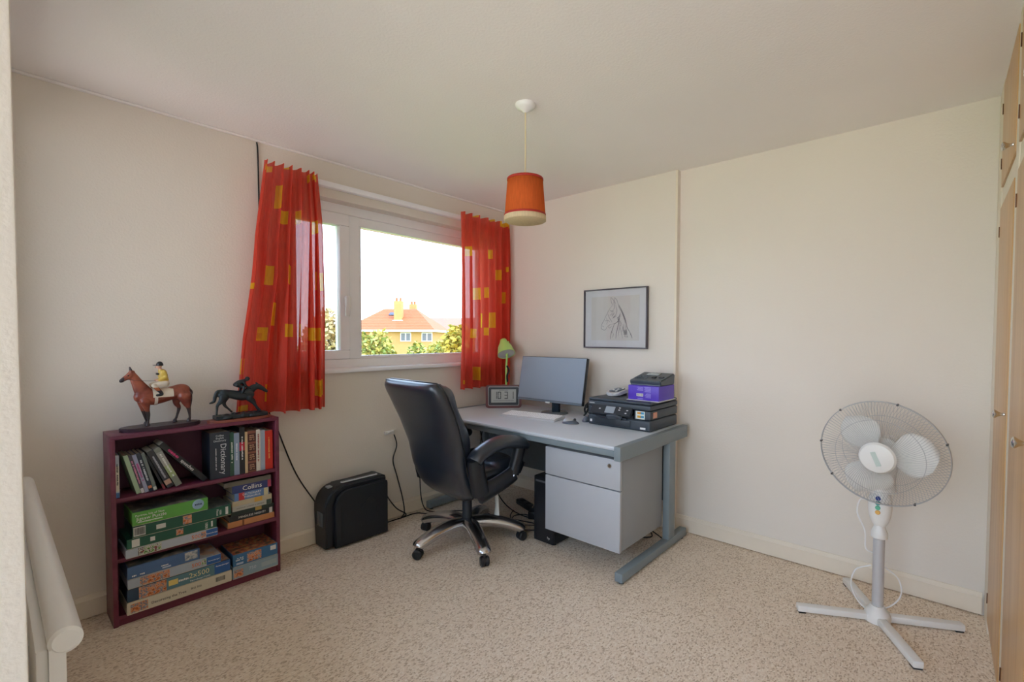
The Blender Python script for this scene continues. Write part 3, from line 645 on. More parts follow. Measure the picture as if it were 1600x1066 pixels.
cable('looped black cable on the carpet beside the computer tower', [(-0.45, -0.55, 0.006), (-0.56, -0.62, 0.007), (-0.62, -0.75, 0.007), (-0.55, -0.86, 0.007), (-0.46, -0.80, 0.007), (-0.48, -0.68, 0.014), (-0.58, -0.66, 0.016), (-0.68, -0.82, 0.007), (-0.56, -0.97, 0.007)], 0.0035)
cable('thin black lead dropping from the desk front edge behind the armrest', [(-0.62, -0.40, 0.66), (-0.66, -0.42, 0.56), (-0.72, -0.46, 0.44), (-0.70, -0.50, 0.3)], 0.003)
cable('black cable coil on the carpet under the drawers', [(-0.20, -1.42, 0.006), (-0.26, -1.48, 0.007), (-0.20, -1.54, 0.007), (-0.14, -1.50, 0.02), (-0.18, -1.60, 0.007)], 0.004)
ad = tag(empty('power_adapter', (-0.47, -0.76, 0.006), 0.4), 'black plug-in power adapter on the carpet under the desk', 'adapter')
box('body', (-0.035, -0.03, 0.0), (0.035, 0.03, 0.055), m_black, ad, 0.006); box('plug', (-0.02, -0.018, 0.055), (0.02, 0.018, 0.075), m_black, ad, 0.004)
for px in (-0.011, 0.011): box('pin', (px-0.003, -0.003, 0.075), (px+0.003, 0.003, 0.09), m_chrome, ad)
ps = tag(empty('power_strip', (-0.35, -0.62, 0.0), 1.25), 'black power strip lying on the carpet under the desk', 'power strip')
box('body', (-0.16, -0.03, 0.0), (0.16, 0.03, 0.04), m_black, ps, 0.008)
for i in range(4): box('socket', (-0.13+i*0.07, -0.02, 0.039), (-0.085+i*0.07, 0.02, 0.042), m_blackmat, ps, 0.002)
so = tag(empty('wall_socket', (0.0, -1.575, 0.60)), 'white electric socket on the wall behind the desk end', 'socket')
box('plate', (-0.010, -0.025, -0.022), (-0.0005, 0.02, 0.022), m_whitepl, so, 0.003); box('switch', (-0.014, -0.01, -0.006), (-0.009, 0.004, 0.008), m_whitepl, so, 0.001)
so2 = tag(empty('wall_box', (-1.15, -0.001, 0.62)), 'small white socket box on the wall left of the chair', 'socket')
box('plate', (-0.045, -0.012, -0.012), (0.03, 0.0, 0.012), m_whitepl, so2, 0.003); box('switch', (-0.02, -0.016, -0.005), (-0.005, -0.011, 0.005), m_whitepl, so2, 0.001)

# ------------------------------------------------------------------ office chair
ch = tag(empty('office_chair', (-1.037, -0.695, 0), math.radians(-3)), 'black leather high-back office chair on a chrome five-star base', 'chair')
for i in range(5):
    a = math.radians(32+72*i); c, s = math.cos(a), math.sin(a)
    bm = bmesh.new(); pts = catmull([(0.02*c, 0.02*s, 0.125), (0.12*c, 0.12*s, 0.135), (0.24*c, 0.24*s, 0.115), (0.33*c, 0.33*s, 0.085), (0.345*c, 0.345*s, 0.072)], 5)
    add_tube(bm, pts, [0.027, 0.024, 0.019, 0.016, 0.013], 10, True, (1.0, 0.75)); finish('leg', bm, m_alu, ch, smooth=60)
    k = lathe('caster', [(0, -0.026), (0.022, -0.026), (0.029, -0.020), (0.029, -0.004), (0.024, -0.003), (0.024, 0.003), (0.029, 0.004), (0.029, 0.020), (0.022, 0.026), (0, 0.026)], m_black, ch, 20, (0, 0, 0), 'Y')
    k.location = (0.345*c, 0.345*s, 0.0295); k.rotation_euler = (0, 0, a+0.9+i*0.7)
    tube('caster_stem', [(0.345*c, 0.345*s, 0.05), (0.345*c, 0.345*s, 0.08)], 0.009, m_black, ch, 8, 1)
lathe('column', [(0.034, 0.10), (0.036, 0.13), (0.031, 0.135), (0.030, 0.29), (0.026, 0.295), (0.014, 0.297), (0.014, 0.40)], m_blackmat, ch, 24)
box('tilt_mechanism', (-0.13, -0.08, 0.36), (0.12, 0.08, 0.40), m_black, ch, 0.01)
lv = tube('lever', [(0.03, -0.07, 0.375), (0.035, -0.16, 0.36), (0.035, -0.20, 0.345)], 0.006, m_black, ch, 8, 4)
tube('tilt_tag', [(0.075, -0.17, 0.385), (0.08, -0.186, 0.33), (0.082, -0.19, 0.26), (0.08, -0.19, 0.205)], [0.010, 0.006, 0.006, 0.013], M('clear_grey_tag', '#c4c6c2', 0.4), ch, 8, 4, flat=(1, .5))
def pillow(name, nx, ny, f, mat):
    bm = bmesh.new(); top = [[None]*(ny+1) for _ in range(nx+1)]; bot = [[None]*(ny+1) for _ in range(nx+1)]
    for i in range(nx+1):
        for j in range(ny+1):
            u, v = -1+2*i/nx, -1+2*j/ny; t, b = f(u, v)
            top[i][j] = bm.verts.new(t); bot[i][j] = bm.verts.new(b)
    for i in range(nx):
        for j in range(ny):
            bm.faces.new((top[i][j], top[i+1][j], top[i+1][j+1], top[i][j+1])); bm.faces.new((bot[i][j+1], bot[i+1][j+1], bot[i+1][j], bot[i][j]))
    for i in range(nx):
        bm.faces.new((top[i+1][0], top[i][0], bot[i][0], bot[i+1][0])); bm.faces.new((top[i][ny], top[i+1][ny], bot[i+1][ny], bot[i][ny]))
    for j in range(ny):
        bm.faces.new((top[0][j], top[0][j+1], bot[0][j+1], bot[0][j])); bm.faces.new((top[nx][j+1], top[nx][j], bot[nx][j], bot[nx][j+1]))
    return finish(name, bm, mat, ch, smooth=70)
def seatf(u, v):
    x = u*0.25*(1-0.06*v*v)+0.04; y = v*0.255*(1-0.05*u*u); e = max(abs(u), abs(v))
    edge = max(0, 1-((1-e)/0.25)) if e > 0.75 else 0
    z = 0.475+(x+0.2)*0.06+0.035*(1-edge**2)
    z -= 0.012*math.exp(-(u/0.08)**2)*(1-edge) + 0.006*math.exp(-((abs(v)-0.5)/0.06)**2)
    z += 0.004*math.sin(9*v+4*u)*(1-edge)
    return (x, y, z), (x*0.92, y*0.92, 0.405+(x+0.2)*0.06)
pillow('seat', 30, 30, seatf, m_leather)
CL = [(0.325, -0.13), (0.42, -0.185), (0.52, -0.225), (0.66, -0.255), (0.80, -0.305), (0.92, -0.36), (1.0, -0.40), (1.045, -0.425)]
def cline(z):
    for (a, x), (b, y) in zip(CL, CL[1:]):
        if z <= b: return x+(y-x)*(z-a)/(b-a)
    return CL[-1][1]
def halfw(t):   # t 0..1 bottom to top
    tab = [(0, 0.14), (0.03, 0.19), (0.08, 0.228), (0.2, 0.245), (0.45, 0.25), (0.75, 0.275), (0.9, 0.28), (0.96, 0.27), (1.0, 0.24)]
    for (a, x), (b, y) in zip(tab, tab[1:]):
        if t <= b: return x+(y-x)*(t-a)/(b-a)
    return tab[-1][1]
def backf(front):
    def f(u, v):
        t = (u+1)/2; z = 0.325+t*0.72; y = v*halfw(t); xc = cline(z)
        e = abs(v); rim = math.sqrt(max(0, 1-e**4)); cap = min(1, (1-t)/0.06)**0.5 if t > 0.94 else 1
        lo = min(1, t/0.08)**0.5
        if front:
            puff = 0.075*rim*cap*lo*(1+0.25*math.sin(t*14)) + 0.02
            return (xc+0.035+puff, y, z), (xc+0.03, y, z)
        return (xc+0.034, y, z), (xc-0.045*rim*lo*cap, y, z)
    return f
pillow('back_shell', 40, 24, backf(False), m_leather)
pillow('back_cushion', 40, 24, backf(True), m_leather)
edge = [(cline(0.325+t*0.72)+0.034, sgn*halfw(t), 0.325+t*0.72) for sgn, ts in ((-1, [i/30 for i in range(31)]), (1, [1-i/30 for i in range(31)])) for t in ts]
bm = bmesh.new(); add_tube(bm, edge, 0.0055, 6); finish('piping', bm, M('piping_leather', '#0f141b', 0.35), ch, smooth=60)
bm = bmesh.new(); add_box(bm, (-0.19, -0.05, 0.37), (-0.10, 0.05, 0.40), 0.008); finish('back_bracket', bm, m_black, ch, smooth=30)
for s in (-1, 1):
    y = 0.295*s if s < 0 else 0.262
    bm = bmesh.new(); add_tube(bm, catmull([(-0.185, y, 0.60), (-0.15, y, 0.632), (-0.05, y, 0.668), (0.06, y, 0.676), (0.16, y, 0.655), (0.215, y, 0.628)], 6), [0.026, 0.030, 0.031, 0.031, 0.029, 0.018], 12, True, (1.05, 0.7)); finish('armrest_pad', bm, m_leather, ch, smooth=60)
    bm = bmesh.new(); add_tube(bm, catmull([(-0.175, y, 0.61), (-0.16, y, 0.51), (-0.135, y, 0.41)], 5), [0.024, 0.026, 0.028], 10, True, (0.8, 1.1)); finish('armrest_post', bm, m_black, ch, smooth=60)
    bm = bmesh.new(); add_tube(bm, catmull([(-0.14, y*0.99, 0.405), (-0.02, y*0.97, 0.425), (0.08, y*0.98, 0.455), (0.12, y, 0.475)], 5), [0.024, 0.02, 0.02, 0.02], 10, True, (0.7, 1.2)); finish('armrest_rail', bm, m_black, ch, smooth=60)
    bm = bmesh.new(); add_tube(bm, catmull([(0.115, y, 0.47), (0.145, y, 0.55), (0.175, y, 0.632)], 5), [0.02, 0.018, 0.022], 10, True, (0.9, 1.0)); finish('armrest_post', bm, m_black, ch, smooth=60)
    bm = bmesh.new(); add_tube(bm, catmull([(0.098, y-0.014, 0.465), (0.126, y-0.014, 0.55), (0.156, y-0.014, 0.63)], 5), 0.012, 8, True, (1.2, 0.5)); finish('armrest_strip', bm, m_alu, ch, smooth=60)

# ------------------------------------------------------------------ pedestal fan
fan = tag(empty('pedestal_fan', (-0.345, -2.735, 0)), 'white pedestal fan with wire cage standing by the wardrobe', 'fan')
m_fan = M('fan_white', '#e8e7e4', 0.35, var=0.02); m_fangrey = M('fan_grey_pole', '#c7c8cc', 0.3, 0.2); m_wire = M('fan_wire_chrome', '#bcbcbd', 0.35, 0.15)
for a in (128, 218, 308, 38):
    r = math.radians(a-10); c, s = math.cos(r), math.sin(r)
    bm = bmesh.new(); add_box(bm, (0.03, -0.019, 0.006), (0.335, 0.019, 0.036), 0.006)
    for v in bm.verts:
        x, y = v.co.x, v.co.y; v.co.x, v.co.y = x*c-y*s, x*s+y*c
    lg = finish('leg', bm, m_fan, fan, smooth=30)
    bm = bmesh.new(); add_box(bm, (0.300, -0.016, 0.0), (0.330, 0.016, 0.007))
    for v in bm.verts:
        x, y = v.co.x, v.co.y; v.co.x, v.co.y = x*c-y*s, x*s+y*c
    finish('foot_pad', bm, m_black, lg)
lathe('base_hub', [(0, 0.0), (0.05, 0.002), (0.052, 0.03), (0.045, 0.05), (0.032, 0.062), (0.028, 0.075)], m_fan, fan, 24)
lathe('pole', [(0.0225, 0.06), (0.0225, 0.40)], m_fangrey, fan, 24)
lathe('collar', [(0.024, 0.385), (0.032, 0.39), (0.033, 0.41), (0.022, 0.438), (0.016, 0.452)], m_fan, fan, 24)
FA, FE = math.radians(172), math.radians(-8)
nrm = Vector((math.cos(FE)*math.cos(FA), math.cos(FE)*math.sin(FA), math.sin(FE)))
bm = bmesh.new(); bmesh.ops.create_uvsphere(bm, u_segments=24, v_segments=14, radius=1)
hx = Vector((nrm.x, nrm.y, 0)).normalized(); hy = Vector((-hx.y, hx.x, 0))
for v in bm.verts:
    x, y, z = v.co; p = hx*(x*0.036)+hy*(y*0.046)+Vector((0, 0, 0.535+z*0.105)); v.co = p
ctl = finish('control_box', bm, m_fan, fan, smooth='all')
for i, c in enumerate(('#1d3f8f', '#3f9a9a', '#63b79a', '#e3b060')):
    z = 0.575-i*0.021; x = 0.036*math.sqrt(max(0, 1-((z-0.535)/0.105)**2))
    bm = bmesh.new(); add_lathe(bm, [(0, -0.002), (0.010, -0.002), (0.010, 0.004), (0.008, 0.006), (0, 0.006)], 12, (0, 0, 0), 'X')
    b = finish('speed_button', bm, M('fan_button%d' % i, c, 0.3), fan, smooth=40); b.location = hx*x+Vector((0, 0, z)); b.rotation_euler = (0, 0, FA)
cage = Vector((-0.085, -0.005, 0.79)); zax = nrm; xax = hy; yax = zax.cross(xax)
mcage = Matrix((xax, yax, zax)).transposed().to_4x4(); mcage.translation = cage
def cagepart(name, bm, mat, smooth=40, parent=None):
    o = finish(name, bm, mat, parent or fan, smooth=smooth)
    if parent is None: o.matrix_local = mcage
    return o
R = 0.235
bm = bmesh.new(); add_lathe(bm, [(0.030, -0.15), (0.045, -0.145), (0.055, -0.10), (0.055, -0.055), (0.03, -0.045)], 24); cagepart('motor_housing', bm, m_fan)
tube('motor_neck', [Vector((0, 0, 0.60)), Vector((0.005, 0, 0.68)), Vector(cage)-nrm*0.10], [0.03, 0.026, 0.03], m_fan, fan, 12, 4)
def wires(n, zc, rc, zr, sk_):
    bm = bmesh.new()
    for i in range(n):
        a = 2*PI*i/n; pts = []
        for k in range(7):
            t = k/6; r = rc+(R-rc)*t; z = zc*(1-t**2.6)+zr*t**2.6; b = a+sk_*t
            pts.append((r*math.cos(b), r*math.sin(b), z))
        add_tube(bm, pts, 0.0009, 3, False)
    for rr, zz in ((R, zr), (rc+0.6*(R-rc), zc*(1-.6**2.6)+zr*.6**2.6)):
        add_tube(bm, [(rr*math.cos(2*PI*k/60), rr*math.sin(2*PI*k/60), zz) for k in range(61)], 0.0022 if rr == R else 0.0012, 5, False)
    return bm
g = cagepart('front_grille', wires(110, 0.062, 0.055, 0.004, 0.28), m_wire, 'all'); g['kind'] = 'stuff'
g = cagepart('rear_grille', wires(110, -0.062, 0.05, -0.004, -0.28), m_wire, 'all'); g['kind'] = 'stuff'
bm = bmesh.new(); add_lathe(bm, [(0, 0.080), (0.038, 0.079), (0.062, 0.072), (0.069, 0.061), (0.064, 0.055), (0, 0.055)], 32); hub = cagepart('hub_cap', bm, m_fan)
bm = bmesh.new(); add_box(bm, (-0.011, -0.032, 0.0792), (0.008, 0.032, 0.0806)); o = finish('badge', bm, M('pale_green_badge', '#c4d2cc', 0.4), hub); o.rotation_euler = (0, 0, 0.35)
for k in range(3):
    bm = bmesh.new(); a0 = 2*PI*k/3+0.15; nr, na = 10, 12; grid = []
    for i in range(nr+1):
        t = i/nr; r = 0.03+t*0.172; row = []
        wdt = 0.55+0.55*math.sin(PI*min(1, t*0.85+0.12)); 
        if t > 0.6: wdt *= math.sqrt(max(0.02, 1-((t-0.6)/0.405)**2))
        for j in range(na+1):
            s = j/na-0.5; a = a0+s*wdt*1.35
            row.append((r*math.cos(a), r*math.sin(a), 0.012-s*0.055*(0.4+0.6*t)))
        grid.append(row)
    fr = [[bm.verts.new((x, y, z+0.001)) for x, y, z in row] for row in grid]; bk = [[bm.verts.new((x, y, z-0.001)) for x, y, z in row] for row in grid]
    for i in range(nr):
        for j in range(na):
            bm.faces.new((fr[i][j], fr[i+1][j], fr[i+1][j+1], fr[i][j+1])); bm.faces.new((bk[i][j+1], bk[i+1][j+1], bk[i+1][j], bk[i][j]))
    for j in range(na): bm.faces.new((fr[nr][j], bk[nr][j], bk[nr][j+1], fr[nr][j+1])); bm.faces.new((fr[0][j+1], bk[0][j+1], bk[0][j], fr[0][j]))
    for i in range(nr): bm.faces.new((fr[i][0], bk[i][0], bk[i+1][0], fr[i+1][0])); bm.faces.new((fr[i+1][na], bk[i+1][na], bk[i][na], fr[i][na]))
    cagepart('blade', bm, M('fan_blade_plastic', '#e4e3df', 0.35, var=0.02), 'all')
bm = bmesh.new(); add_lathe(bm, [(0, 0.03), (0.03, 0.03), (0.035, -0.03), (0, -0.03)], 20); cagepart('blade_hub', bm, m_fan)
for a in (20, 75, 130, 175, 215, 300):
    r = math.radians(a); bm = bmesh.new(); add_box(bm, (R*math.cos(r)-0.004, R*math.sin(r)-0.004, -0.008), (R*math.cos(r)+0.004, R*math.sin(r)+0.004, 0.008), 0.001, 1); cagepart('cage_clip', bm, M('clip_grey', '#55565a', 0.4))
tube('flex', [(0.0, 0.045, 0.55), (0.005, 0.075, 0.545), (0.005, 0.085, 0.48), (0.01, 0.055, 0.40), (0.01, 0.05, 0.32), (0.03, 0.02, 0.30)], 0.0032, m_whitepl, fan, 6, 6)
tube('flex', [(0.025, 0.03, 0.24), (0.02, 0.09, 0.20), (0.0, 0.10, 0.12), (0.01, 0.05, 0.04), (0.05, -0.03, 0.05), (0.06, -0.08, 0.12), (0.05, -0.07, 0.20), (0.02, -0.02, 0.25)], 0.0032, m_whitepl, fan, 6, 6)

# ------------------------------------------------------------------ pendant lamp
pl = tag(empty('pendant_lamp', (-1.309, -1.419, H)), 'orange drum shade pendant lamp hanging from the ceiling', 'lamp')
lathe('ceiling_rose', [(0.048, 0), (0.048, -0.008), (0.040, -0.020), (0.018, -0.030), (0.009, -0.040), (0.0, -0.040)], m_whitepl, pl, 28)
tube('flex', [(0, 0, -0.035), (0.001, 0, -0.2), (0, 0, -0.40)], 0.0035, M('cream_flex', '#d8c8a6', 0.5), pl, 8, 3)
def shade_mat(name, col, tr):
    return mat_cloth(name, col, tr)
m_or = shade_mat('orange_shade_fabric', '#e0703a', 0.35)
m_lin = shade_mat('cream_shade_lining', '#efdcb4', 0.35); m_redt = M('dark_red_braid', '#a92a1e', 0.7)
shd = lathe('shade', [(0.084, -0.352), (0.0995, -0.548)], m_or, pl, 48, smooth='all')
for nm, r, z in (('trim_braid', 0.084, -0.352), ('trim_braid', 0.0972, -0.520)):
    lathe(nm, [(r+0.0003, z+0.004), (r+0.0022, z+0.002), (r+0.0028, z-0.006), (r+0.0008, z-0.008)], m_redt, shd, 48, smooth='all')
lathe('shade_lining', [(0.0825, -0.353), (0.098, -0.5485)], m_lin, pl, 48, smooth='all')
lathe('lower_rim', [(0.0995, -0.520), (0.1005, -0.548), (0.098, -0.550)], m_lin, pl, 48, smooth='all')
lathe('lampholder', [(0.0, -0.395), (0.016, -0.395), (0.018, -0.40), (0.018, -0.44), (0.014, -0.445)], m_whitepl, pl, 20)
lathe('bulb', [(0.013, -0.445), (0.016, -0.46), (0.03, -0.50), (0.028, -0.52), (0.015, -0.535), (0, -0.537)], M('frosted_bulb', '#e9e4d8', 0.3), pl, 20)
for a in (0, 2.1, 4.2): tube('shade_spoke', [(0.016*math.cos(a), 0.016*math.sin(a), -0.40), (0.083*math.cos(a), 0.083*math.sin(a), -0.358)], 0.0015, m_whitepl, pl, 6, 1)

# ------------------------------------------------------------------ framed sketch
pf = tag(empty('framed_picture', (0, -1.141, 1.217)), 'framed pencil drawing of a horse head hung above the monitor', 'picture')
m_fr = M('dark_pewter_frame', '#565058', 0.3, 0.5)
y0, y1, zt = -0.262, 0.262, 0.434
for lo, hi in (((-0.034, y0, 0), (-0.008, y1, 0.009)), ((-0.034, y0, zt-0.009), (-0.008, y1, zt)), ((-0.034, y0, 0.009), (-0.008, y0+0.009, zt-0.009)), ((-0.034, y1-0.009, 0.009), (-0.008, y1, zt-0.009))):
    box('frame_bar', lo, hi, m_fr, pf, 0.002)
box('mount', (-0.020, y0+0.008, 0.008), (-0.012, y1-0.008, zt-0.008), M('mount_card', '#e4e4e8', 0.7, var=0.02), pf)
box('paper', (-0.0215, -0.198, 0.058), (-0.0200, 0.198, 0.378), M('drawing_paper', '#dedbd8', 0.8, var=0.03), pf)
m_pen = M('pencil_line', '#8b8a90', 0.8, var=0.2); m_pen2 = M('pencil_dark', '#5c5d66', 0.8, var=0.2)
def pencil(pts, wdt=0.0022, mat=m_pen):
    # points in drawing units: x to the right 0..1 over 0.396 m, z 0..1 over 0.32
    P = catmull([(-0.0222, 0.198-x*0.396, 0.058+z*0.32) for x, z in pts], 6)
    bm = bmesh.new(); prev = None; n = len(P)
    for i, p in enumerate(P):
        t = (P[min(i+1, n-1)]-P[max(i-1, 0)]); t.x = 0; t.normalize(); s = Vector((0, -t.z, t.y))*wdt*(0.4+0.6*math.sin(PI*(i+0.5)/n))
        a, b = bm.verts.new(p+s), bm.verts.new(p-s)
        if prev: bm.faces.new((prev[0], prev[1], b, a))
        prev = (a, b)
    return bm
strokes = [
 [(0.42, 0.98), (0.43, 0.88), (0.46, 0.80)], [(0.42, 0.98), (0.48, 0.90), (0.49, 0.83)], [(0.50, 0.97), (0.50, 0.88), (0.53, 0.82)], [(0.50, 0.97), (0.55, 0.90), (0.57, 0.82)],
 [(0.46, 0.80), (0.40, 0.72), (0.34, 0.60), (0.28, 0.46), (0.23, 0.36), (0.22, 0.28), (0.26, 0.24), (0.31, 0.24), (0.35, 0.31), (0.40, 0.35), (0.47, 0.37)],
 [(0.47, 0.37), (0.53, 0.39), (0.58, 0.44), (0.61, 0.52), (0.62, 0.62)], [(0.40, 0.68), (0.44, 0.67), (0.48, 0.68)], [(0.42, 0.66), (0.46, 0.645), (0.48, 0.67)],
 [(0.24, 0.33), (0.26, 0.32), (0.27, 0.30)], [(0.30, 0.44), (0.36, 0.46), (0.40, 0.42)], [(0.36, 0.60), (0.40, 0.50), (0.45, 0.42)],
 [(0.57, 0.82), (0.63, 0.72), (0.68, 0.60), (0.73, 0.45), (0.76, 0.30), (0.82, 0.18), (0.86, 0.05)], [(0.58, 0.78), (0.64, 0.66), (0.70, 0.50), (0.73, 0.38)],
 [(0.50, 0.37), (0.46, 0.25), (0.43, 0.14), (0.42, 0.03)], [(0.60, 0.44), (0.58, 0.34), (0.55, 0.20), (0.53, 0.04)], [(0.59, 0.40), (0.63, 0.25), (0.66, 0.12), (0.67, 0.04)],
 [(0.40, 0.36), (0.38, 0.30), (0.41, 0.28), (0.44, 0.33)], [(0.72, 0.35), (0.76, 0.18), (0.77, 0.06)], [(0.80, 0.22), (0.84, 0.14), (0.87, 0.06)],
 [(0.48, 0.86), (0.50, 0.74), (0.47, 0.70)], [(0.52, 0.80), (0.55, 0.68), (0.53, 0.58), (0.48, 0.52)], [(0.62, 0.60), (0.59, 0.52), (0.57, 0.46)], [(0.70, 0.10), (0.74, 0.08), (0.79, 0.09)],
 [(0.45, 0.20), (0.48, 0.14), (0.46, 0.06)], [(0.62, 0.34), (0.60, 0.24), (0.58, 0.10)], [(0.33, 0.52), (0.35, 0.42), (0.33, 0.36)]]
rs = random.Random(4)
for k in range(16):      # short shading strokes down the neck and on the cheek
    a = rs.random(); x0_, z0_ = 0.56+0.18*a+rs.uniform(-.02, .02), 0.60-0.42*a+rs.uniform(-.04, .04)
    strokes.append([(x0_, z0_), (x0_+0.008, z0_-0.06), (x0_+0.004, z0_-0.12)])
for k in range(8):
    x0_, z0_ = rs.uniform(0.40, 0.55), rs.uniform(0.46, 0.62); strokes.append([(x0_, z0_), (x0_+0.025, z0_+0.03), (x0_+0.05, z0_+0.05)])
for k, s in enumerate(strokes):
    dark = k in (11, 13, 14, 12, 5)
    finish('pencil_stroke', pencil(s, 0.0021 if dark else 0.0015), m_pen2 if dark else m_pen, pf)
box('glazing', (-0.030, y0+0.006, 0.006), (-0.028, y1-0.006, zt-0.006), m_glass, pf)

# ------------------------------------------------------------------ bookcase
m_bk = mat_wood('mahogany_laminate', '#66293f', '#7b394f', 0.35, 'X', 4)
BX0, BX1, BYF, BYB, BH = -2.665, -1.965, -0.20, -0.02, 0.855
bk = tag(empty('bookcase', ((BX0+BX1)/2, (BYF+BYB)/2, 0)), 'low mahogany bookcase with three shelves of books and puzzles', 'bookcase')
bx, by = (BX0+BX1)/2, (BYF+BYB)/2
def B(x, y, z): return (x-bx, y-by, z)
box('side_panel', B(BX0, BYF, 0), B(BX0+0.018, BYB, BH-0.018), m_bk, bk, 0.001); box('side_panel', B(BX1-0.018, BYF, 0), B(BX1, BYB, BH-0.018), m_bk, bk, 0.001)
box('top_panel', B(BX0, BYF, BH-0.018), B(BX1, BYB, BH), m_bk, bk, 0.001)
for z in (0.046, 0.302, 0.573): box('shelf', B(BX0+0.018, BYF+0.003, z-0.018), B(BX1-0.018, BYB, z), m_bk, bk, 0.001)
box('plinth', B(BX0+0.018, BYF+0.008, 0.0), B(BX1-0.018, BYF+0.02, 0.028), m_bk, bk)
box('back_panel', B(BX0+0.018, BYB-0.005, 0.028), B(BX1-0.018, BYB, BH-0.018), M('bookcase_back', '#5c2c46', 0.6), bk)

def lettering(parent, length, size, mat, loc, rot, rows=1):
    """a run of small illegible letter strokes"""
    rnd = random.Random(int(length*1e5)); bm = bmesh.new()
    for r_ in range(rows):
        x = -length/2; zc = (r_-(rows-1)/2)*size*1.5
        while x < length/2:
            w_ = size*rnd.uniform(0.25, 0.7)
            if rnd.random() > 0.14: add_box(bm, (x, zc-size*rnd.uniform(0.3, 0.5), -0.0002), (min(x+w_, length/2), zc+size*rnd.uniform(0.3, 0.5), 0.0002))
            x += w_+size*0.18
    return finish('lettering', bm, mat, parent, loc=loc, rot=rot)
S1, S2, S3 = 0.5735, 0.3025, 0.0465
def book(label, x, z, t, h, d, col, tilt=0.0, yf=-0.178, spine=None, title=None, tcol=None, tsize=0.016, group='books on the top shelf', flat=False, tw=None):
    """upright book: spine faces -Y. tilt leans its top to the left (degrees). flat: lies with its spine forward"""
    e = tag(empty('book', (x, yf, z), rot=((0, -math.radians(tilt), 0) if not flat else (0, 0, 0))), label, 'book', group)
    mc = M('book_cover_'+col.strip('#'), col, 0.42, var=0.08)
    if not flat:
        bm = bmesh.new(); c = 0.0018
        add_box(bm, (0, 0, 0), (c, d, h)); add_box(bm, (t-c, 0, 0), (t, d, h)); add_box(bm, (c, 0, 0), (t-c, 0.0025, h))
        finish('cover', bm, mc, e)
        box('pages', (c, 0.0025, 0.002), (t-c, d-0.003, h-0.002), m_pages, e)
        if spine: 
            for z0, z1, sc in spine: box('spine_band', (0.0006, -0.0006, h*z0), (t-0.0006, 0.0006, h*z1), M('spine_'+sc.strip('#'), sc, 0.5), e)
        if title: lettering(e, h*title, tsize*0.7, M('title_'+tcol.strip('#'), tcol, 0.6), (t/2, -0.0011, h*0.55), (PI/2, PI/2, 0))
    else:   # t = thickness up, h = length along x
        bm = bmesh.new(); c = 0.0018
        add_box(bm, (0, 0, 0), (h, d, c)); add_box(bm, (0, 0, t-c), (h, d, t)); add_box(bm, (0, 0, c), (h, 0.0025, t-c))
        finish('cover', bm, mc, e)
        box('pages', (0.002, 0.0025, c), (h-0.002, d-0.003, t-c), m_pages, e)
        if spine:
            for z0, z1, sc in spine: box('spine_band', (h*z0, -0.0006, 0.0006), (h*z1, 0.0006, t-0.0006), M('spine_'+sc.strip('#'), sc, 0.5), e)
        if isinstance(title, float): lettering(e, h*title, tsize*0.7, M('title_'+tcol.strip('#'), tcol, 0.6), (h*0.45, -0.0011, t/2), FACE_NEG_Y)
        elif title: text('spine_title', title, tsize, M('title_'+(tcol or '#f0f0ea').strip('#'), tcol or '#f0f0ea', 0.6), e, (h*0.5, -0.0011, t/2), FACE_NEG_Y, width=tw)
    return e
book('thin pale blue book standing upright against the bookcase side', -2.645, S1, 0.013, 0.19, 0.13, '#b9c4d2', 0, spine=[(0.15, 0.75, '#d8d3c4'), (0, 0.12, '#4f7fb5')], title=0.5, tcol='#3a3d44', tsize=0.009)
import_lean = [
 ('leaning book with a plain pale green spine', -2.573, 0.016, 0.188, '#a9c2a0', 14, None, None, None),
 ('leaning dark book with pink lettering and white foot', -2.556, 0.0125, 0.186, '#4a4652', 14, [(0, 0.12, '#dcd9dc')], 0.6, '#e090b0'),
 ('leaning pale lilac book with a magenta title', -2.542, 0.014, 0.186, '#a6a9c4', 14, [(0.55, 0.75, '#c7a9c6')], 0.5, '#b23b86'),
 ('leaning navy book with an orange dot at its foot', -2.526, 0.014, 0.19, '#2d3647', 14, [(0.08, 0.15, '#d9885a')], 0.55, '#d5dbe0'),
 ('leaning plain grey-green book beside the navy one', -2.510, 0.013, 0.188, '#727d78', 14, [(0.02, 0.10, '#c7cdc8')], None, None),
 ('thin leaning black book with a red foot', -2.475, 0.009, 0.182, '#1e2026', 21, [(0.0, 0.14, '#8a3038')], None, None),
 ('thick leaning charcoal book numbered 01', -2.459, 0.026, 0.20, '#33353b', 22.5, [(0.08, 0.2, '#c9a48e')], 0.6, '#b9bcc2'),
 ('thick leaning mottled grey-green book', -2.426, 0.026, 0.208, '#84887c', 23.5, [(0.25, 0.55, '#9fae7c'), (0.55, 0.9, '#a4a39b')], 0.6, '#e6e8e2')]
for lb, x, t, h, c, tl_, sp, ti, tcc in import_lean:
    book(lb, x, S1+0.0005, t, h, 0.135, c, tl_, spine=sp, title=ti, tcol=tcc, tsize=min(0.012, t*0.8))
sp_ = book('large black book of speeches leaning at a steep angle', -2.316, S1+0.001, 0.024, 0.272, 0.135, '#1c1e22', 40, yf=-0.185)
text('spine_title', 'speeches', 0.021, m_inkw, sp_, (0.012, -0.0011, 0.115), (PI/2, PI/2, 0)); lettering(sp_, 0.06, 0.011, M('pink_ink', '#d7457e', 0.6), (0.012, -0.0011, 0.20), (PI/2, PI/2, 0))
dc = book('thick dark blue dictionary standing in the middle', -2.286, S1, 0.088, 0.235, 0.135, '#2a3440', 0, yf=-0.182)
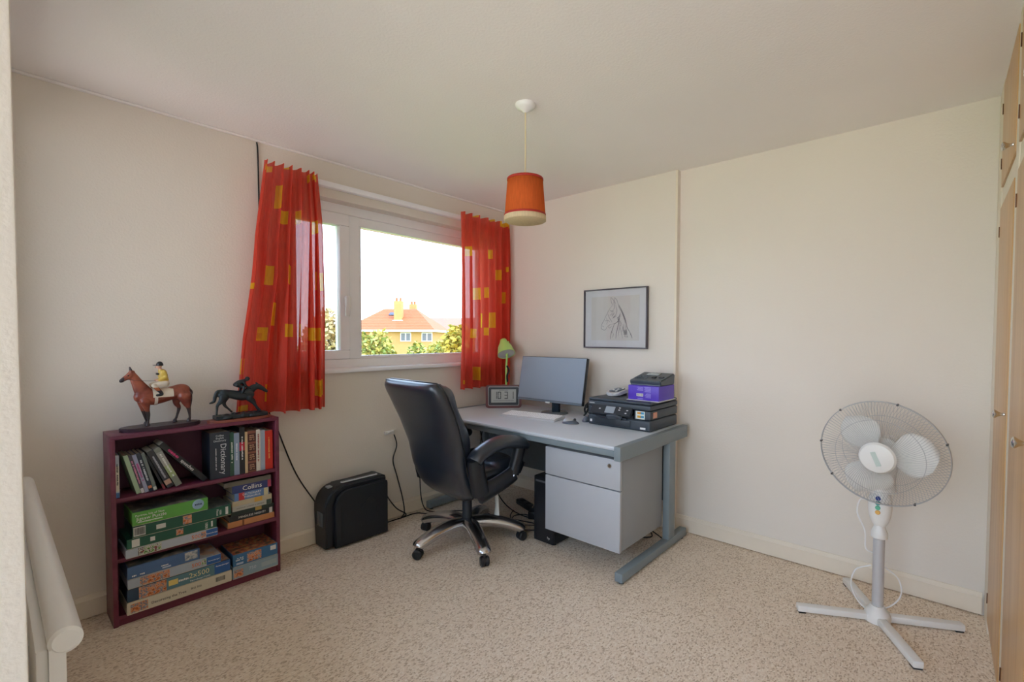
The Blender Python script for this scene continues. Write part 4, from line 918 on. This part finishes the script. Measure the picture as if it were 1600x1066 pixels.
text('spine_title', 'Dictionary', 0.037, M('dictionary_print', '#d5dade', 0.6), dc, (0.058, -0.0011, 0.098), (PI/2, PI/2, 0)); text('spine_title', 'Collins\nEnglish\nDictionary', 0.013, M('dictionary_print', '#d5dade', 0.6), dc, (0.044, -0.0011, 0.205), FACE_NEG_Y)
lettering(dc, 0.11, 0.005, M('dictionary_print', '#d5dade', 0.6), (0.026, -0.0011, 0.10), (PI/2, PI/2, 0))
for lb, x0, x1, h, c, sp, ti, tcc in (
 ('slim dark green book beside the dictionary', -2.1965, -2.178, 0.226, '#2f5a4c', None, 0.5, '#d9e2da'),
 ('light steel-blue book next to the green one', -2.1775, -2.153, 0.220, '#8fa0b8', None, 0.4, '#e8ecf2'),
 ('tall black book with a red title block', -2.1525, -2.127, 0.246, '#1d1f25', [(0.5, 0.68, '#c3203c')], 0.5, '#e8e8e8'),
 ('thin cream book beside the patterned brown one', -2.1265, -2.114, 0.218, '#d8bd92', None, None, None),
 ('brown book with square pattern panels down its spine', -2.1135, -2.073, 0.222, '#8c5646', [(0.04, 0.22, '#4f2d2a'), (0.27, 0.45, '#4f2d2a'), (0.5, 0.68, '#4f2d2a'), (0.73, 0.93, '#4f2d2a')], None, None),
 ('white paperback with red and black lettering', -2.0725, -2.052, 0.222, '#dfd9cd', None, 0.7, '#a04040'),
 ('pale blue-grey book beside the red one', -2.0515, -2.029, 0.216, '#a3adbc', None, None, None),
 ('bright red book at the right end of the top shelf', -2.0285, -1.990, 0.210, '#d23424', None, 0.55, '#e8b060')):
    b = book(lb, x0, S1, x1-x0, h, 0.135, c, 0, spine=sp, title=ti, tcol=tcc, tsize=0.011)
    if 'patterned' not in lb and 'panels' in lb:
        for k in range(4): lettering(b, 0.024, 0.007, M('tan_motif', '#c99a78', 0.6), (0.020, -0.0011, h*(0.13+0.235*k)), FACE_NEG_Y, rows=3)
# stacked books on the middle shelf
zz = S2
for lb, x0, x1, t, dd, c, sp, ti, tcc, ts in (
 ('flat orange-brown book at the bottom of the stack', -2.213, -1.988, 0.030, 0.15, '#c98a58', [(0.3, 0.34, '#7a4a30')], None, None, 0.01),
 ('flat black book with a long white capital title in the stack', -2.204, -1.992, 0.030, 0.15, '#20262b', [(0.9, 0.97, '#c9c9c4')], 'MINDLESS NIGHT?', '#e6e6e0', 0.016),
 ('flat dark green book low in the stack', -2.196, -1.99, 0.020, 0.145, '#26352f', [(0.55, 0.7, '#b79a52')], None, None, 0.01),
 ('flat grey-white book in the middle of the stack', -2.190, -2.0, 0.026, 0.15, '#b9b7ae', [(0.86, 0.99, '#3b5148')], 0.7, '#8f8f88', 0.010),
 ('flat cream book with an orange patch in the stack', -2.191, -2.0, 0.026, 0.15, '#c4b796', [(0.55, 0.75, '#d7a850')], None, None, 0.01),
 ('small blue dictionary and thesaurus lying in the stack', -2.180, -2.014, 0.040, 0.14, '#5f83b6', [(0.12, 0.28, '#c33a3e'), (0.85, 0.98, '#cfc7a0')], 'DICTIONARY\nTHESAURUS', '#f1f1ee', 0.015),
 ('thick navy book with large white lettering near the top of the stack', -2.190, -2.001, 0.040, 0.15, '#343f74', [(0.9, 0.99, '#b2475e')], 'Collins', '#f1efe6', 0.034),
 ('flat grey-brown paperback on top of the stack', -2.225, -2.003, 0.024, 0.14, '#6f6b60', None, None, None, 0.01)):
    book(lb, x0, zz, t, x1-x0, dd, c, 0, spine=sp, title=ti, tcol=tcc, tsize=ts, group='stacked books on the middle shelf', flat=True, yf=-0.182)
    zz += t+0.0004

# ------------------------------------------------------------------ jigsaw boxes
def pbox(label, x0, x1, z0, z1, yf, col, topmat, group, depth=0.19):
    e = tag(empty('jigsaw_box', (x0, yf, z0)), label, 'puzzle box', group)
    w_, h_ = x1-x0, z1-z0; mc = M('card_'+col.strip('#'), col, 0.4, var=0.05)
    box('tray', (0.0015, 0.0015, 0.0), (w_-0.0015, depth-0.0015, h_*0.5), m_pages, e)
    box('lid', (0, 0, 0.002), (w_, depth, h_-0.0006), mc, e, 0.001, 1)
    if topmat: box('lid_picture', (0.004, 0.006, h_-0.0008), (w_-0.004, depth-0.004, h_), topmat, e)
    e['w'] = w_; e['h'] = h_
    return e
def pan(e, u0, u1, v0, v1, mat, name='print_panel'):
    w_, h_ = e['w'], e['h']; e['k'] = e.get('k', 0)+1; return box(name, (u0*w_, -0.0003-0.0002*e['k'], 0.002+v0*(h_-0.003)), (u1*w_, 0.0004, 0.002+v1*(h_-0.003)), mat, e)
def ptx(e, s, u, v, size, mat, rot=FACE_NEG_Y, wd=None): return text('printed_title', s, size, mat, e, (u*e['w'], -0.0022, v*e['h']), rot, width=wd)
pic_dark = mat_picture('landscape_print', ['#20262a', '#3c4a4e', '#5c6660', '#86827a', '#a8a090'], 26)
pic_warm = mat_picture('village_print', ['#6b2f22', '#c2683a', '#e0a882', '#4f6d8a', '#d9d2c4'], 70)
pic_flor = mat_picture('garden_print', ['#2b3a33', '#53694c', '#b7574a', '#c9a15a', '#7f98a8'], 45)
pic_mix = mat_picture('collage_print', ['#27361f', '#5c9a3c', '#d9d4cc', '#3b3b40', '#b9483c'], 80)
m_or_ink = M('orange_ink', '#e0762e', 0.5); m_teal = M('teal_card_print', '#5b8592', 0.45); m_bluep = M('blue_card_print', '#2f62a8', 0.45)
YF = -0.222
G1, G2, G3 = 'jigsaw boxes on the middle shelf', 'jigsaw boxes on the bottom shelf', 'jigsaw boxes on the bottom shelf'
e = pbox('white and blue 500-piece jigsaw box at the bottom of the middle shelf stack', -2.622, -2.268, S2, 0.342, YF, '#b7c0cd', None, G1)
pan(e, 0.86, 0.998, 0.02, 0.98, m_bluep); ptx(e, 'Ravensburger', 0.93, 0.5, 0.009, m_inkw); ptx(e, '500', 0.74, 0.5, 0.026, m_or_ink); pan(e, 0.12, 0.36, 0.05, 0.95, pic_mix); pan(e, 0.80, 0.855, 0.15, 0.9, pic_warm)
m_gr = M('white_label', '#dcdcd8', 0.5)
e = pbox('dark green jigsaw box second from the bottom of the middle stack', -2.618, -2.272, 0.3425, 0.388, YF, '#1f5a48', None, G1)
pan(e, 0.05, 0.13, 0.1, 0.9, m_gr, 'barcode_label'); pan(e, 0.52, 0.60, 0.2, 0.85, pic_warm); pan(e, 0.24, 0.29, 0.3, 0.75, m_gr); ptx(e, '1000', 0.87, 0.5, 0.016, m_inkw, (PI/2, PI/2, 0)); pan(e, 0.93, 0.95, 0.2, 0.85, m_gr)
e = pbox('wide dark green 1000-piece jigsaw box with a barcode label', -2.598, -2.208, 0.3885, 0.441, YF, '#1d5645', pic_dark, G1)
pan(e, 0.01, 0.12, 0.1, 0.92, m_gr, 'barcode_label'); pan(e, 0.22, 0.31, 0.3, 0.72, m_gr); pan(e, 0.48, 0.57, 0.12, 0.92, pic_warm); ptx(e, '1000\nPieces', 0.86, 0.5, 0.013, m_inkw, (PI/2, PI/2, 0)); pan(e, 0.935, 0.965, 0.12, 0.88, m_gr)
bm = bmesh.new(); x = 0.012*0.39+0.004
for k in range(14): add_box(bm, (0.008+k*0.0027, -0.0021, 0.012), (0.008+k*0.0027+random.uniform(.0007, .0016), -0.0002, 0.044))
finish('barcode', bm, m_inkk, e)
e = pbox('lime green fronted jigsaw box on top of the middle shelf stack', -2.598, -2.308, 0.4415, 0.503, YF, '#62ad4c', pic_dark, G1)
ptx(e, 'Portree, Isle of Skye', 0.22, 0.74, 0.013, m_inkw); ptx(e, 'Jigsaw Puzzle', 0.24, 0.48, 0.021, m_inkw); lettering(e, 0.09, 0.006, m_inkw, (0.22*e['w'], -0.0022, 0.24*e['h']), FACE_NEG_Y)
bm = bmesh.new(); add_lathe(bm, [(0, -0.0012), (0.022, -0.0011), (0.024, 0.0)], 24, (0.86*e['w'], 0, 0.6*e['h']), 'Y'); o = finish('round_emblem', bm, M('emblem_print', '#9fc0d8', 0.4), e)
lettering(e, 0.028, 0.010, M('navy_ink', '#2c3a66', 0.6), (0.86*e['w'], -0.0022, 0.6*e['h']), FACE_NEG_Y)
# bottom shelf, left stack
e = pbox('cream jigsaw box with a plain black title at the bottom left', -2.622, -2.210, S3, 0.102, YF, '#d6cfbc', None, G2)
ptx(e, 'Decorating the Tree', 0.37, 0.45, 0.016, m_inkk); ptx(e, 'BIG 500', 0.63, 0.52, 0.013, m_inkk); pan(e, 0.03, 0.18, 0.08, 0.85, pic_warm)
bm = bmesh.new()
for k in range(14): add_box(bm, (0.83*e['w']+k*0.003, -0.0011, 0.02), (0.83*e['w']+k*0.003+random.uniform(.0007, .0018), -0.0001, 0.042))
finish('barcode', bm, m_inkk, e)
e = pbox('teal jigsaw box marked 2x500 in the bottom stack', -2.620, -2.216, 0.1025, 0.162, YF, '#27435c', pic_warm, G2)
pan(e, 0.10, 0.35, 0.03, 0.97, pic_warm); pan(e, 0.35, 0.83, 0.02, 0.98, m_teal); pan(e, 0.83, 0.998, 0.02, 0.98, m_bluep); ptx(e, 'Ravensburger', 0.915, 0.72, 0.0105, m_inkw)
ptx(e, '2x500', 0.67, 0.6, 0.034, M('gold_ink', '#e8dca8', 0.5)); ptx(e, 'Ravensburger Puzzle', 0.68, 0.2, 0.010, m_inkw); pan(e, 0.37, 0.46, 0.3, 0.75, M('yellow_label', '#e6d27e', 0.5)); lettering(e, 0.04, 0.011, m_inkw, (0.515*e['w'], -0.0022, 0.5*e['h']), FACE_NEG_Y)
e = pbox('white and blue 500-piece jigsaw box in the bottom stack', -2.618, -2.256, 0.1625, 0.205, YF, '#aab7c6', mat_picture('pale_print', ['#8a9aa8', '#c9cdd0', '#d5b08c', '#6d7f92'], 20), G2)
pan(e, 0.83, 0.998, 0.02, 0.98, m_bluep); ptx(e, '500', 0.71, 0.5, 0.026, m_or_ink); pan(e, 0.12, 0.42, 0.04, 0.96, pic_warm); pan(e, 0.77, 0.825, 0.2, 0.9, pic_mix); ptx(e, 'Ravensburger', 0.915, 0.5, 0.009, m_inkw)
e = pbox('mid blue jigsaw box on top of the bottom left stack', -2.618, -2.346, 0.2055, 0.262, YF, '#4d6f9e', pic_dark, G2)
pan(e, 0.78, 0.97, 0.2, 0.92, mat_picture('sea_print', ['#54606c', '#8a98a4', '#cfd0cc', '#6a5a4c'], 60)); lettering(e, 0.03, 0.006, m_inkw, (0.5*e['w'], -0.0022, 0.4*e['h']), FACE_NEG_Y); lettering(e, 0.045, 0.008, m_inkw, (0.14*e['w'], -0.0022, 0.25*e['h']), FACE_NEG_Y); pan(e, 0.46, 0.58, 0.12, 0.26, M('pale_blue_label', '#b4c4d8', 0.5))
e = pbox('pale blue-grey 750-piece jigsaw box under the floral one', -2.205, -1.986, S3, 0.108, YF, '#8fa5b4', None, G3)
ptx(e, '750', 0.42, 0.55, 0.024, M('pale_ink', '#c3ced6', 0.5)); pan(e, 0.02, 0.22, 0.1, 0.75, pic_warm); pan(e, 0.62, 0.96, 0.3, 0.7, M('faint_panel', '#a3b3b8', 0.5))
e = pbox('blue jigsaw box with a garden picture lid at the bottom right', -2.203, -1.988, 0.1085, 0.172, YF, '#3d6f9b', pic_flor, G3)
pan(e, 0.30, 0.62, 0.12, 0.88, pic_warm); pan(e, 0.83, 0.96, 0.5, 0.88, m_gr, 'barcode_label'); lettering(e, 0.035, 0.006, m_inkw, (0.14*e['w'], -0.0022, 0.6*e['h']), FACE_NEG_Y, rows=2); pan(e, 0.07, 0.22, 0.12, 0.28, M('pale_blue_label', '#b4c4d8', 0.5))

# ------------------------------------------------------------------ horse figurines
def loft_chain(bm, pts, y=0.0, wy=1.0, seg=14, n=5, dz=0.0):
    """pts: (x, z, r) in mm, swept in the XZ plane at y; section is r high and r*wy wide"""
    P = catmull([(a/1000, y/1000, b/1000+dz) for a, b, r in pts], n); Rr = catmull([(r/1000, 0, 0) for a, b, r in pts], n)
    rad = [v.x for v in Rr]
    # rounded ends
    add_tube(bm, P, rad, seg, True, (wy, 1.0), upv=(0, 0, 1) if abs(P[1].x-P[0].x) > abs(P[1].z-P[0].z) else (1, 0, 0))
    for p, r in ((P[0], rad[0]), (P[-1], rad[-1])):
        s = bmesh.ops.create_icosphere(bm, subdivisions=2, radius=1)
        for v in s['verts']: v.co = Vector((v.co.x*r, v.co.y*r*wy, v.co.z*r))+p
def oval(name, hx_, hy_, z0, z1, mat, parent, bev=0.004):
    poly = [(hx_*math.copysign(abs(math.cos(a))**0.75, math.cos(a)), hy_*math.copysign(abs(math.sin(a))**0.75, math.sin(a))) for a in [2*PI*i/48 for i in range(48)]]
    return prism(name, poly, 'Z', z0, z1, mat, parent, bev, 2)
h1 = tag(empty('horse_figurine', (-2.465, -0.112, BH)), 'standing chestnut racehorse figurine with jockey in yellow silks', 'figurine')
oval('plinth', 0.156, 0.062, 0.0, 0.018, M('dark_plum_wood', '#3b2430', 0.35), h1)
dz = 0.026
bm = bmesh.new()
loft_chain(bm, [(-74,131,30),(-62,130,36),(-36,124,37),(-3,126,34),(48,140,33),(85,144,36),(104,134,26)], 0, 0.78, dz=dz)
loft_chain(bm, [(-58,138,38),(-72,164,31),(-87,196,23),(-100,226,17),(-107,242,13)], 0, 0.55, dz=dz)
loft_chain(bm, [(-106,245,13),(-113,231,16),(-129,221,11.5),(-144,209,9)], 0, 0.68, dz=dz)
for s in (-1, 1):
    loft_chain(bm, [(-109,250,6),(-111,262,5),(-114,274,2)], s*7, 0.8, 8, 3, dz=dz)
loft_chain(bm, [(-62,108,22),(-56,71,11),(-52,44,8.2),(-52,18,5.2),(-54,5,6)], -17, 0.85, dz=dz)
loft_chain(bm, [(-68,104,20),(-63,62,10.5),(-57,34,8),(-54,14,5.2),(-54,4,6)], 15, 0.85, dz=dz)
loft_chain(bm, [(92,120,31),(99,84,18),(106,60,10),(110,26,6),(110,8,6.5)], -17, 0.72, dz=dz)
loft_chain(bm, [(70,120,27),(64,86,14),(74,63,9),(67,29,6),(62,12,6.5)], 16, 0.72, dz=dz)
loft_chain(bm, [(110,144,9),(118,118,9),(117,88,8),(115,62,5)], 0, 0.9, 10, 4, dz=dz)
hooves = [(-55,-17),(-57,15),(106,-17),(57,16)]
for hxm, hym in hooves:
    add_lathe(bm, [(0.0105, 0.0165), (0.0095, 0.023), (0.0065, 0.034), (0, 0.036)], 12, (hxm/1000, hym/1000, 0))
m_chest = mat_picture('chestnut_glaze', ['#4a1f19', '#74342a', '#8f4a38', '#a35a42'], 14, 0.3); m_dkleg = M('dark_bay_points', '#35292c', 0.35)
hb = finish('horse', bm, [m_chest, m_dkleg], h1); voxel(hb, 0.0026, 5, [m_chest, m_dkleg])
for p in hb.data.polygons:
    c = p.center
    if c.z < 0.088 or c.x > 0.112 or (c.x < -0.135 and c.z < 0.25) or c.z > 0.283: p.material_index = 1
# eye
for s in (-1, 1):
    bm = bmesh.new(); bmesh.ops.create_icosphere(bm, subdivisions=2, radius=0.003); finish('eye', bm, m_prk, hb, smooth='all', loc=(-0.120, s*0.0088, 0.2585))
def patch_ring(name, x0, x1, zc, rr, mat, parent, hw, a0, a1):
    bm = bmesh.new(); prev = None
    for k in range(17):
        a = math.radians(a0+(a1-a0)*k/16); ring = []
        for x in (x0, x1):
            for d_ in (0, 0.0025): ring.append(bm.verts.new((x, math.sin(a)*(hw+d_), zc+math.cos(a)*(rr+d_))))
        if prev:
            bm.faces.new((prev[1], ring[1], ring[3], prev[3])); bm.faces.new((prev[0], prev[2], ring[2], ring[0]))
            bm.faces.new((prev[0], ring[0], ring[1], prev[1])); bm.faces.new((prev[2], prev[3], ring[3], ring[2]))
        prev = ring
    return finish(name, bm, mat, parent, smooth=50)
m_cream_gl = M('cream_glaze', '#d9cbb8', 0.35)
patch_ring('saddle_cloth', -0.034, 0.045, 0.157, 0.0345, m_cream_gl, h1, 0.0295, -100, 100)
patch_ring('girth', -0.028, -0.016, 0.151, 0.0368, M('girth_white', '#d5c5ba', 0.4), h1, 0.0298, -180, 180)
bm = bmesh.new()
loft_chain(bm, [(18,186,17),(14,205,18),(9,225,19),(6,242,18),(0,252,10)], 0, 0.95, 12, 4, dz=dz)
loft_chain(bm, [(0,252,7),(-3,262,8),(-5,270,12)], 0, 0.85, 12, 4, dz=dz)
add_tube(bm, [(-0.016, 0, 0.268+dz), (-0.020, 0, 0.264+dz)], 0.003, 8)
for s in (-1, 1):
    loft_chain(bm, [(10,244,9),(18,222,8),(2,208,7),(-18,203,5)], s*17, 0.9, 10, 4, dz=dz)
    loft_chain(bm, [(17,188,14),(-8,186,13),(-30,181,11)], s*24, 0.8, 10, 4, dz=dz)
    loft_chain(bm, [(-30,180,10),(-16,162,9),(-2,143,7),(-4,136,6.5),(-20,135,6)], s*31, 0.8, 10, 4, dz=dz)
m_silk = M('yellow_silk_glaze', '#d3b352', 0.35, var=0.1, vscale=60); m_skin = M('skin_glaze', '#d3a48f', 0.4); m_boot = M('black_boot_glaze', '#23262b', 0.3); m_tan = M('tan_boot_top', '#b0613a', 0.35)
jk = finish('jockey', bm, [m_silk, m_cream_gl, m_skin, m_boot, m_tan], h1); voxel(jk, 0.002, 3, [m_silk, m_cream_gl, m_skin, m_boot, m_tan])
for p in jk.data.polygons:
    c = p.center; z = c.z-dz
    if z > 0.254: p.material_index = 2
    elif z > 0.2: p.material_index = 0 if c.x > -0.012 else 2
    elif abs(c.y) > 0.02 and z < 0.158: p.material_index = 3
    elif abs(c.y) > 0.02 and z < 0.172: p.material_index = 4
    else: p.material_index = 1
bm = bmesh.new(); bmesh.ops.create_uvsphere(bm, u_segments=20, v_segments=12, radius=1)
for v in bm.verts: v.co = Vector((v.co.x*0.0142, v.co.y*0.0132, max(-0.004, v.co.z*0.0165)))
cap = finish('cap', bm, m_boot, jk, smooth=60, loc=(-0.002, 0, 0.277+dz))
prism('cap_peak', [(0.013*math.cos(a)-0.010, 0.011*math.sin(a)) for a in [PI/2+PI*i/10 for i in range(11)]], 'Z', -0.0015, 0.001, m_boot, jk, loc=(-0.006, 0, 0.2765+dz))
for s in (-1, 1): box('silk_band', (-0.0155, s*0.008-0.006, 0.229+dz), (-0.0085, s*0.008+0.006, 0.239+dz), m_boot, jk, 0.001)
tube('reins', [(-0.018, -0.017, 0.203+dz), (-0.06, -0.012, 0.205+dz), (-0.125, -0.009, 0.215+dz)], 0.0009, m_boot, h1, 5, 4)

h2 = tag(empty('racehorse_figurine', (-2.135, -0.142, BH)), 'dark bronze galloping racehorse figurine with crouching jockey', 'figurine')
oval('plinth', 0.150, 0.052, 0.0, 0.013, mat_wood('red_brown_wood', '#7e4032', '#9c5642', 0.35, 'X'), h2)
m_brz = M('dark_bronze', '#2c3338', 0.38, 0.35, var=0.25, vscale=40, bump=0.2, bscale=300, bdist=0.001)
dz = 0.022
bm = bmesh.new()
for i in range(46):
    a = 2*PI*random.random(); r = math.sqrt(random.random()); x, y = 0.118*r*math.cos(a)+0.003, 0.040*r*math.sin(a)
    s = bmesh.ops.create_icosphere(bm, subdivisions=2, radius=1); rx, rz = random.uniform(0.014, 0.026), random.uniform(0.010, 0.024)
    for v in s['verts']: v.co = Vector((v.co.x*rx+x, v.co.y*0.016+y, max(0.0, v.co.z*rz)+0.018))
add_box(bm, (-0.118, -0.036, 0.0125), (0.125, 0.036, 0.033))
md = finish('grass_mound', bm, m_brz, h2); voxel(md, 0.003, 3)
bm = bmesh.new()
loft_chain(bm, [(44,108,26),(16,106,28),(-10,108,25),(-45,117,22),(-76,119,25),(-88,117,17)], 0, 0.8, dz=dz)
loft_chain(bm, [(40,120,26),(64,141,19),(86,149,15)], 0, 0.6, dz=dz)
loft_chain(bm, [(86,150,15),(107,137,12),(131,118,8)], 0, 0.65, dz=dz)
for s in (-1, 1): loft_chain(bm, [(84,160,4),(80,168,3.5),(74,172,1.5)], s*6, 0.8, 8, 3, dz=dz)
loft_chain(bm, [(40,90,18),(58,67,11),(76,38,7),(98,12,5)], -13, 0.8, dz=dz)
loft_chain(bm, [(48,92,16),(71,67,9),(79,42,6.5),(92,16,5)], 13, 0.8, dz=dz)
loft_chain(bm, [(-80,105,21),(-93,82,12),(-107,66,8),(-110,39,5.5),(-112,19,5.5)], -13, 0.75, dz=dz)
loft_chain(bm, [(-60,104,17),(-71,77,10.5),(-66,57,7.5),(-49,38,5.5),(-36,22,5.5)], 13, 0.75, dz=dz)
loft_chain(bm, [(-86,138,7),(-104,133,9),(-114,107,9),(-119,86,8),(-137,78,4.5)], 0, 0.8, 10, 5, dz=dz)
hs2 = finish('horse', bm, m_brz, h2); voxel(hs2, 0.0025, 4)
bm = bmesh.new()
loft_chain(bm, [(-19,166,12),(-1,175,13.5),(17,179,13)], 0, 1.1, 12, 4, dz=dz); loft_chain(bm, [(20,182,8),(28,187,9),(35,190,11)], 0, 0.9, 12, 4, dz=dz)
for s in (-1, 1):
    loft_chain(bm, [(17,174,7),(28,153,5.5),(51,142,4)], s*13, 0.9, 8, 4, dz=dz)
    loft_chain(bm, [(-18,164,10),(-2,156,9),(13,150,7.5)], s*17, 0.9, 10, 4, dz=dz)
    loft_chain(bm, [(13,150,7),(8,134,6),(4,120,5),(16,115,4)], s*23, 0.9, 8, 4, dz=dz)
jk2 = finish('jockey', bm, m_brz, h2); voxel(jk2, 0.002, 3)
bm = bmesh.new(); bmesh.ops.create_uvsphere(bm, u_segments=16, v_segments=10, radius=1)
for v in bm.verts: v.co = Vector((v.co.x*0.0125, v.co.y*0.0115, max(-0.001, v.co.z*0.011)))
finish('cap', bm, m_brz, jk2, smooth=60, loc=(0.036, 0, 0.193+dz), rot=(0, 0.5, 0))

# ------------------------------------------------------------------ outside
U = Vector((math.cos(YAW), -math.sin(YAW), 0)); V = Vector((math.sin(YAW), math.cos(YAW), 0))
GZ = -3.2
def out(lat, dep, z): p = CAM+U*lat+V*dep; return (p.x, p.y, z)
gr = struct(box('ground', (-150, 0.9, GZ-0.2), (200, 220, GZ), M('lawn_grass', '#9aa84c', 0.9, var=0.2, vscale=0.6))); gr['label'] = 'sunlit lawn outside'
house = tag(empty('house', out(-12.55, 46, GZ), -YAW), 'brick house with orange hipped tile roof seen through the window', 'house')
m_brick = M('yellow_brick', '#c79a5e', 0.8, var=0.12, vscale=3); m_tile = M('orange_roof_tiles', '#bd7148', 0.8, var=0.12, vscale=2.5); m_fas = M('white_fascia', '#e8e4de', 0.5)
ez, rz = 1.85-GZ, 3.95-GZ
box('wall', (-3.75, -3.6, 0), (3.75, 3.6, ez+0.05), m_brick, house)
def tri_roof(name, E, R0, R1, mat, parent):
    bm = bmesh.new(); e = [bm.verts.new(p) for p in E]; a = bm.verts.new(R0); b = bm.verts.new(R1)
    bm.faces.new((e[0], e[1], b, a)); bm.faces.new((e[1], e[2], b)); bm.faces.new((e[2], e[3], a, b)); bm.faces.new((e[3], e[0], a)); bm.faces.new(e[::-1])
    return finish(name, bm, mat, parent)
roof = tri_roof('roof', [(-4.15, -4, ez), (4.15, -4, ez), (4.15, 4, ez), (-4.15, 4, ez)], (-1.55, 0, rz), (1.55, 0, rz), m_tile, house)
# rows of tiles on the front slope
for i in range(1, 14):
    t = i/14; xw = 4.15+(1.55-4.15)*t; y = -4+4*t; z = ez+(rz-ez)*t
    box('tile_course', (-xw, y-0.03, z-0.02), (xw, y+0.02, z+0.025), m_tile, roof)
box('fascia', (-4.15, -4.05, ez-0.16), (4.15, -3.98, ez+0.02), m_fas, house); box('fascia', (4.1, -4.0, ez-0.16), (4.17, 4.0, ez+0.02), m_fas, house)
for xw in (1.45, 3.35):
    f = box('window', (xw-0.48, -3.66, ez-1.02), (xw+0.48, -3.58, ez-0.20), m_fas, house)
    for s in (-1, 1): box('pane', (xw+s*0.23-0.17, -3.68, ez-0.93), (xw+s*0.23+0.17, -3.655, ez-0.30), M('far_window_glass', '#6f7076', 0.2), f)
chm = box('chimney', (0.02, -2.3, ez+0.6), (0.72, -1.6, 4.55-GZ), m_brick, house); box('flashing', (-0.1, -2.42, ez+0.86), (0.84, -2.28, ez+0.95), m_fas, chm)
for s in (0.18, 0.54): lathe('chimney_pot', [(0.11, 0), (0.10, 0.28), (0.12, 0.3)], m_tile, chm, 10, (s, -1.95, 4.55-GZ))
chm2 = box('chimney', (0.7, 0.6, ez+1.4), (1.35, 1.2, 4.45-GZ), m_brick, house)
for s in (0.88, 1.17): lathe('chimney_pot', [(0.11, 0), (0.10, 0.26), (0.12, 0.28)], m_tile, chm2, 10, (s, 0.9, 4.45-GZ))
sk_l = box('roof_light', (-0.75, -0.3, 0.0), (-0.1, 0.3, 0.08), M('dark_roof_light', '#54505a', 0.3), house); sk_l.location = (0.0, -1.1, ez+1.52); sk_l.rotation_euler = (math.radians(27.7), 0, 0)
nb = tag(empty('neighbour_house', out(-8.6, 62, GZ), -YAW-0.1), 'distant house with a long pinkish tiled roof beside the right curtain', 'house')
box('wall', (-5.5, -4, 0), (6, 4, 4.7), m_brick, nb)
bm = bmesh.new(); vs = [bm.verts.new(p) for p in ((-6, -4.5, 4.6), (6.5, -4.5, 4.6), (6.5, 4.5, 4.6), (-6, 4.5, 4.6), (-5.0, 0, 6.9), (6.0, 0, 6.9))]
for f in ((0, 1, 5, 4), (2, 3, 4, 5), (1, 2, 5), (3, 0, 4), (3, 2, 1, 0)): bm.faces.new([vs[i] for i in f])
finish('roof', bm, M('pink_roof_tiles', '#b98168', 0.8, var=0.08, vscale=2), nb)
def bush(name, label, lat, dep, top, rx, ry, cols, n, seed, cat='bush', trunk=True, leaf=0.16):
    rnd = random.Random(seed); p = out(lat, dep, GZ); e = tag(empty(name, p, -YAW), label, cat, 'trees and bushes outside')
    hgt = top-GZ; bm = bmesh.new()
    for i in range(n):
        d = Vector((rnd.gauss(0, 1), rnd.gauss(0, 1), rnd.gauss(0, 1))).normalized(); k = rnd.uniform(0.62, 1.0)
        k *= 1+0.18*noise.noise(d*2.3+Vector((seed, 0, 0)))
        c = Vector((d.x*rx*k, d.y*ry*k, hgt*0.56+d.z*hgt*0.43*k))
        a, b = rnd.uniform(0, 2*PI), rnd.uniform(-1, 1); t1 = Vector((math.cos(a), math.sin(a), b)).normalized()*leaf*rnd.uniform(0.5, 1.1); t2 = t1.cross(Vector((rnd.gauss(0, 1), rnd.gauss(0, 1), rnd.gauss(0, 1)))).normalized()*leaf*rnd.uniform(0.3, 0.7)
        vs = [bm.verts.new(c+t1), bm.verts.new(c+t2), bm.verts.new(c-t1), bm.verts.new(c-t2)]
        f = bm.faces.new(vs); f.material_index = rnd.randrange(len(cols))
    me = bpy.data.meshes.new('foliage'); bm.to_mesh(me); bm.free()
    for j, c in enumerate(cols): me.materials.append(M('leaf_%s' % c.strip('#'), c, 0.7, var=0.15, vscale=2))
    o = bpy.data.objects.new('foliage', me); COL.objects.link(o); o.parent = e
    tube('stem', [(0, 0, 0), (0.05, 0, hgt*0.3), (0, 0.03, hgt*0.7)], [0.12, 0.09, 0.04], M('bark', '#6a5440', 0.9), e, 8, 3)
    return e
gcol = ['#a3a852', '#c6b95c', '#8a9a4a', '#d6c468']
bush('garden_bush', 'round yellow-green bush below the left side of the roof', -7.15, 22, 1.62, 1.1, 0.9, gcol, 4200, 1)
bush('garden_bush', 'low leafy bush in front of the house wall', -5.75, 24.2, 0.95, 0.8, 0.7, gcol, 3000, 2)
bush('garden_bush', 'low yellow-green bush left of the corner of the house', -4.45, 22.6, 1.05, 0.75, 0.65, gcol, 3000, 3)
bush('garden_bush', 'taller golden bush against the right curtain', -3.1, 20.4, 1.85, 0.95, 0.8, ['#b9a23e', '#a89a3e', '#8c8c38', '#cdb24e'], 4200, 4)
bush('garden_tree', 'pale brown leafy tree seen in the narrow side pane', -8.6, 20, 2.35, 1.2, 1.0, ['#a8905c', '#b9a070', '#8d8450', '#c4ac7a'], 5200, 5, 'tree')
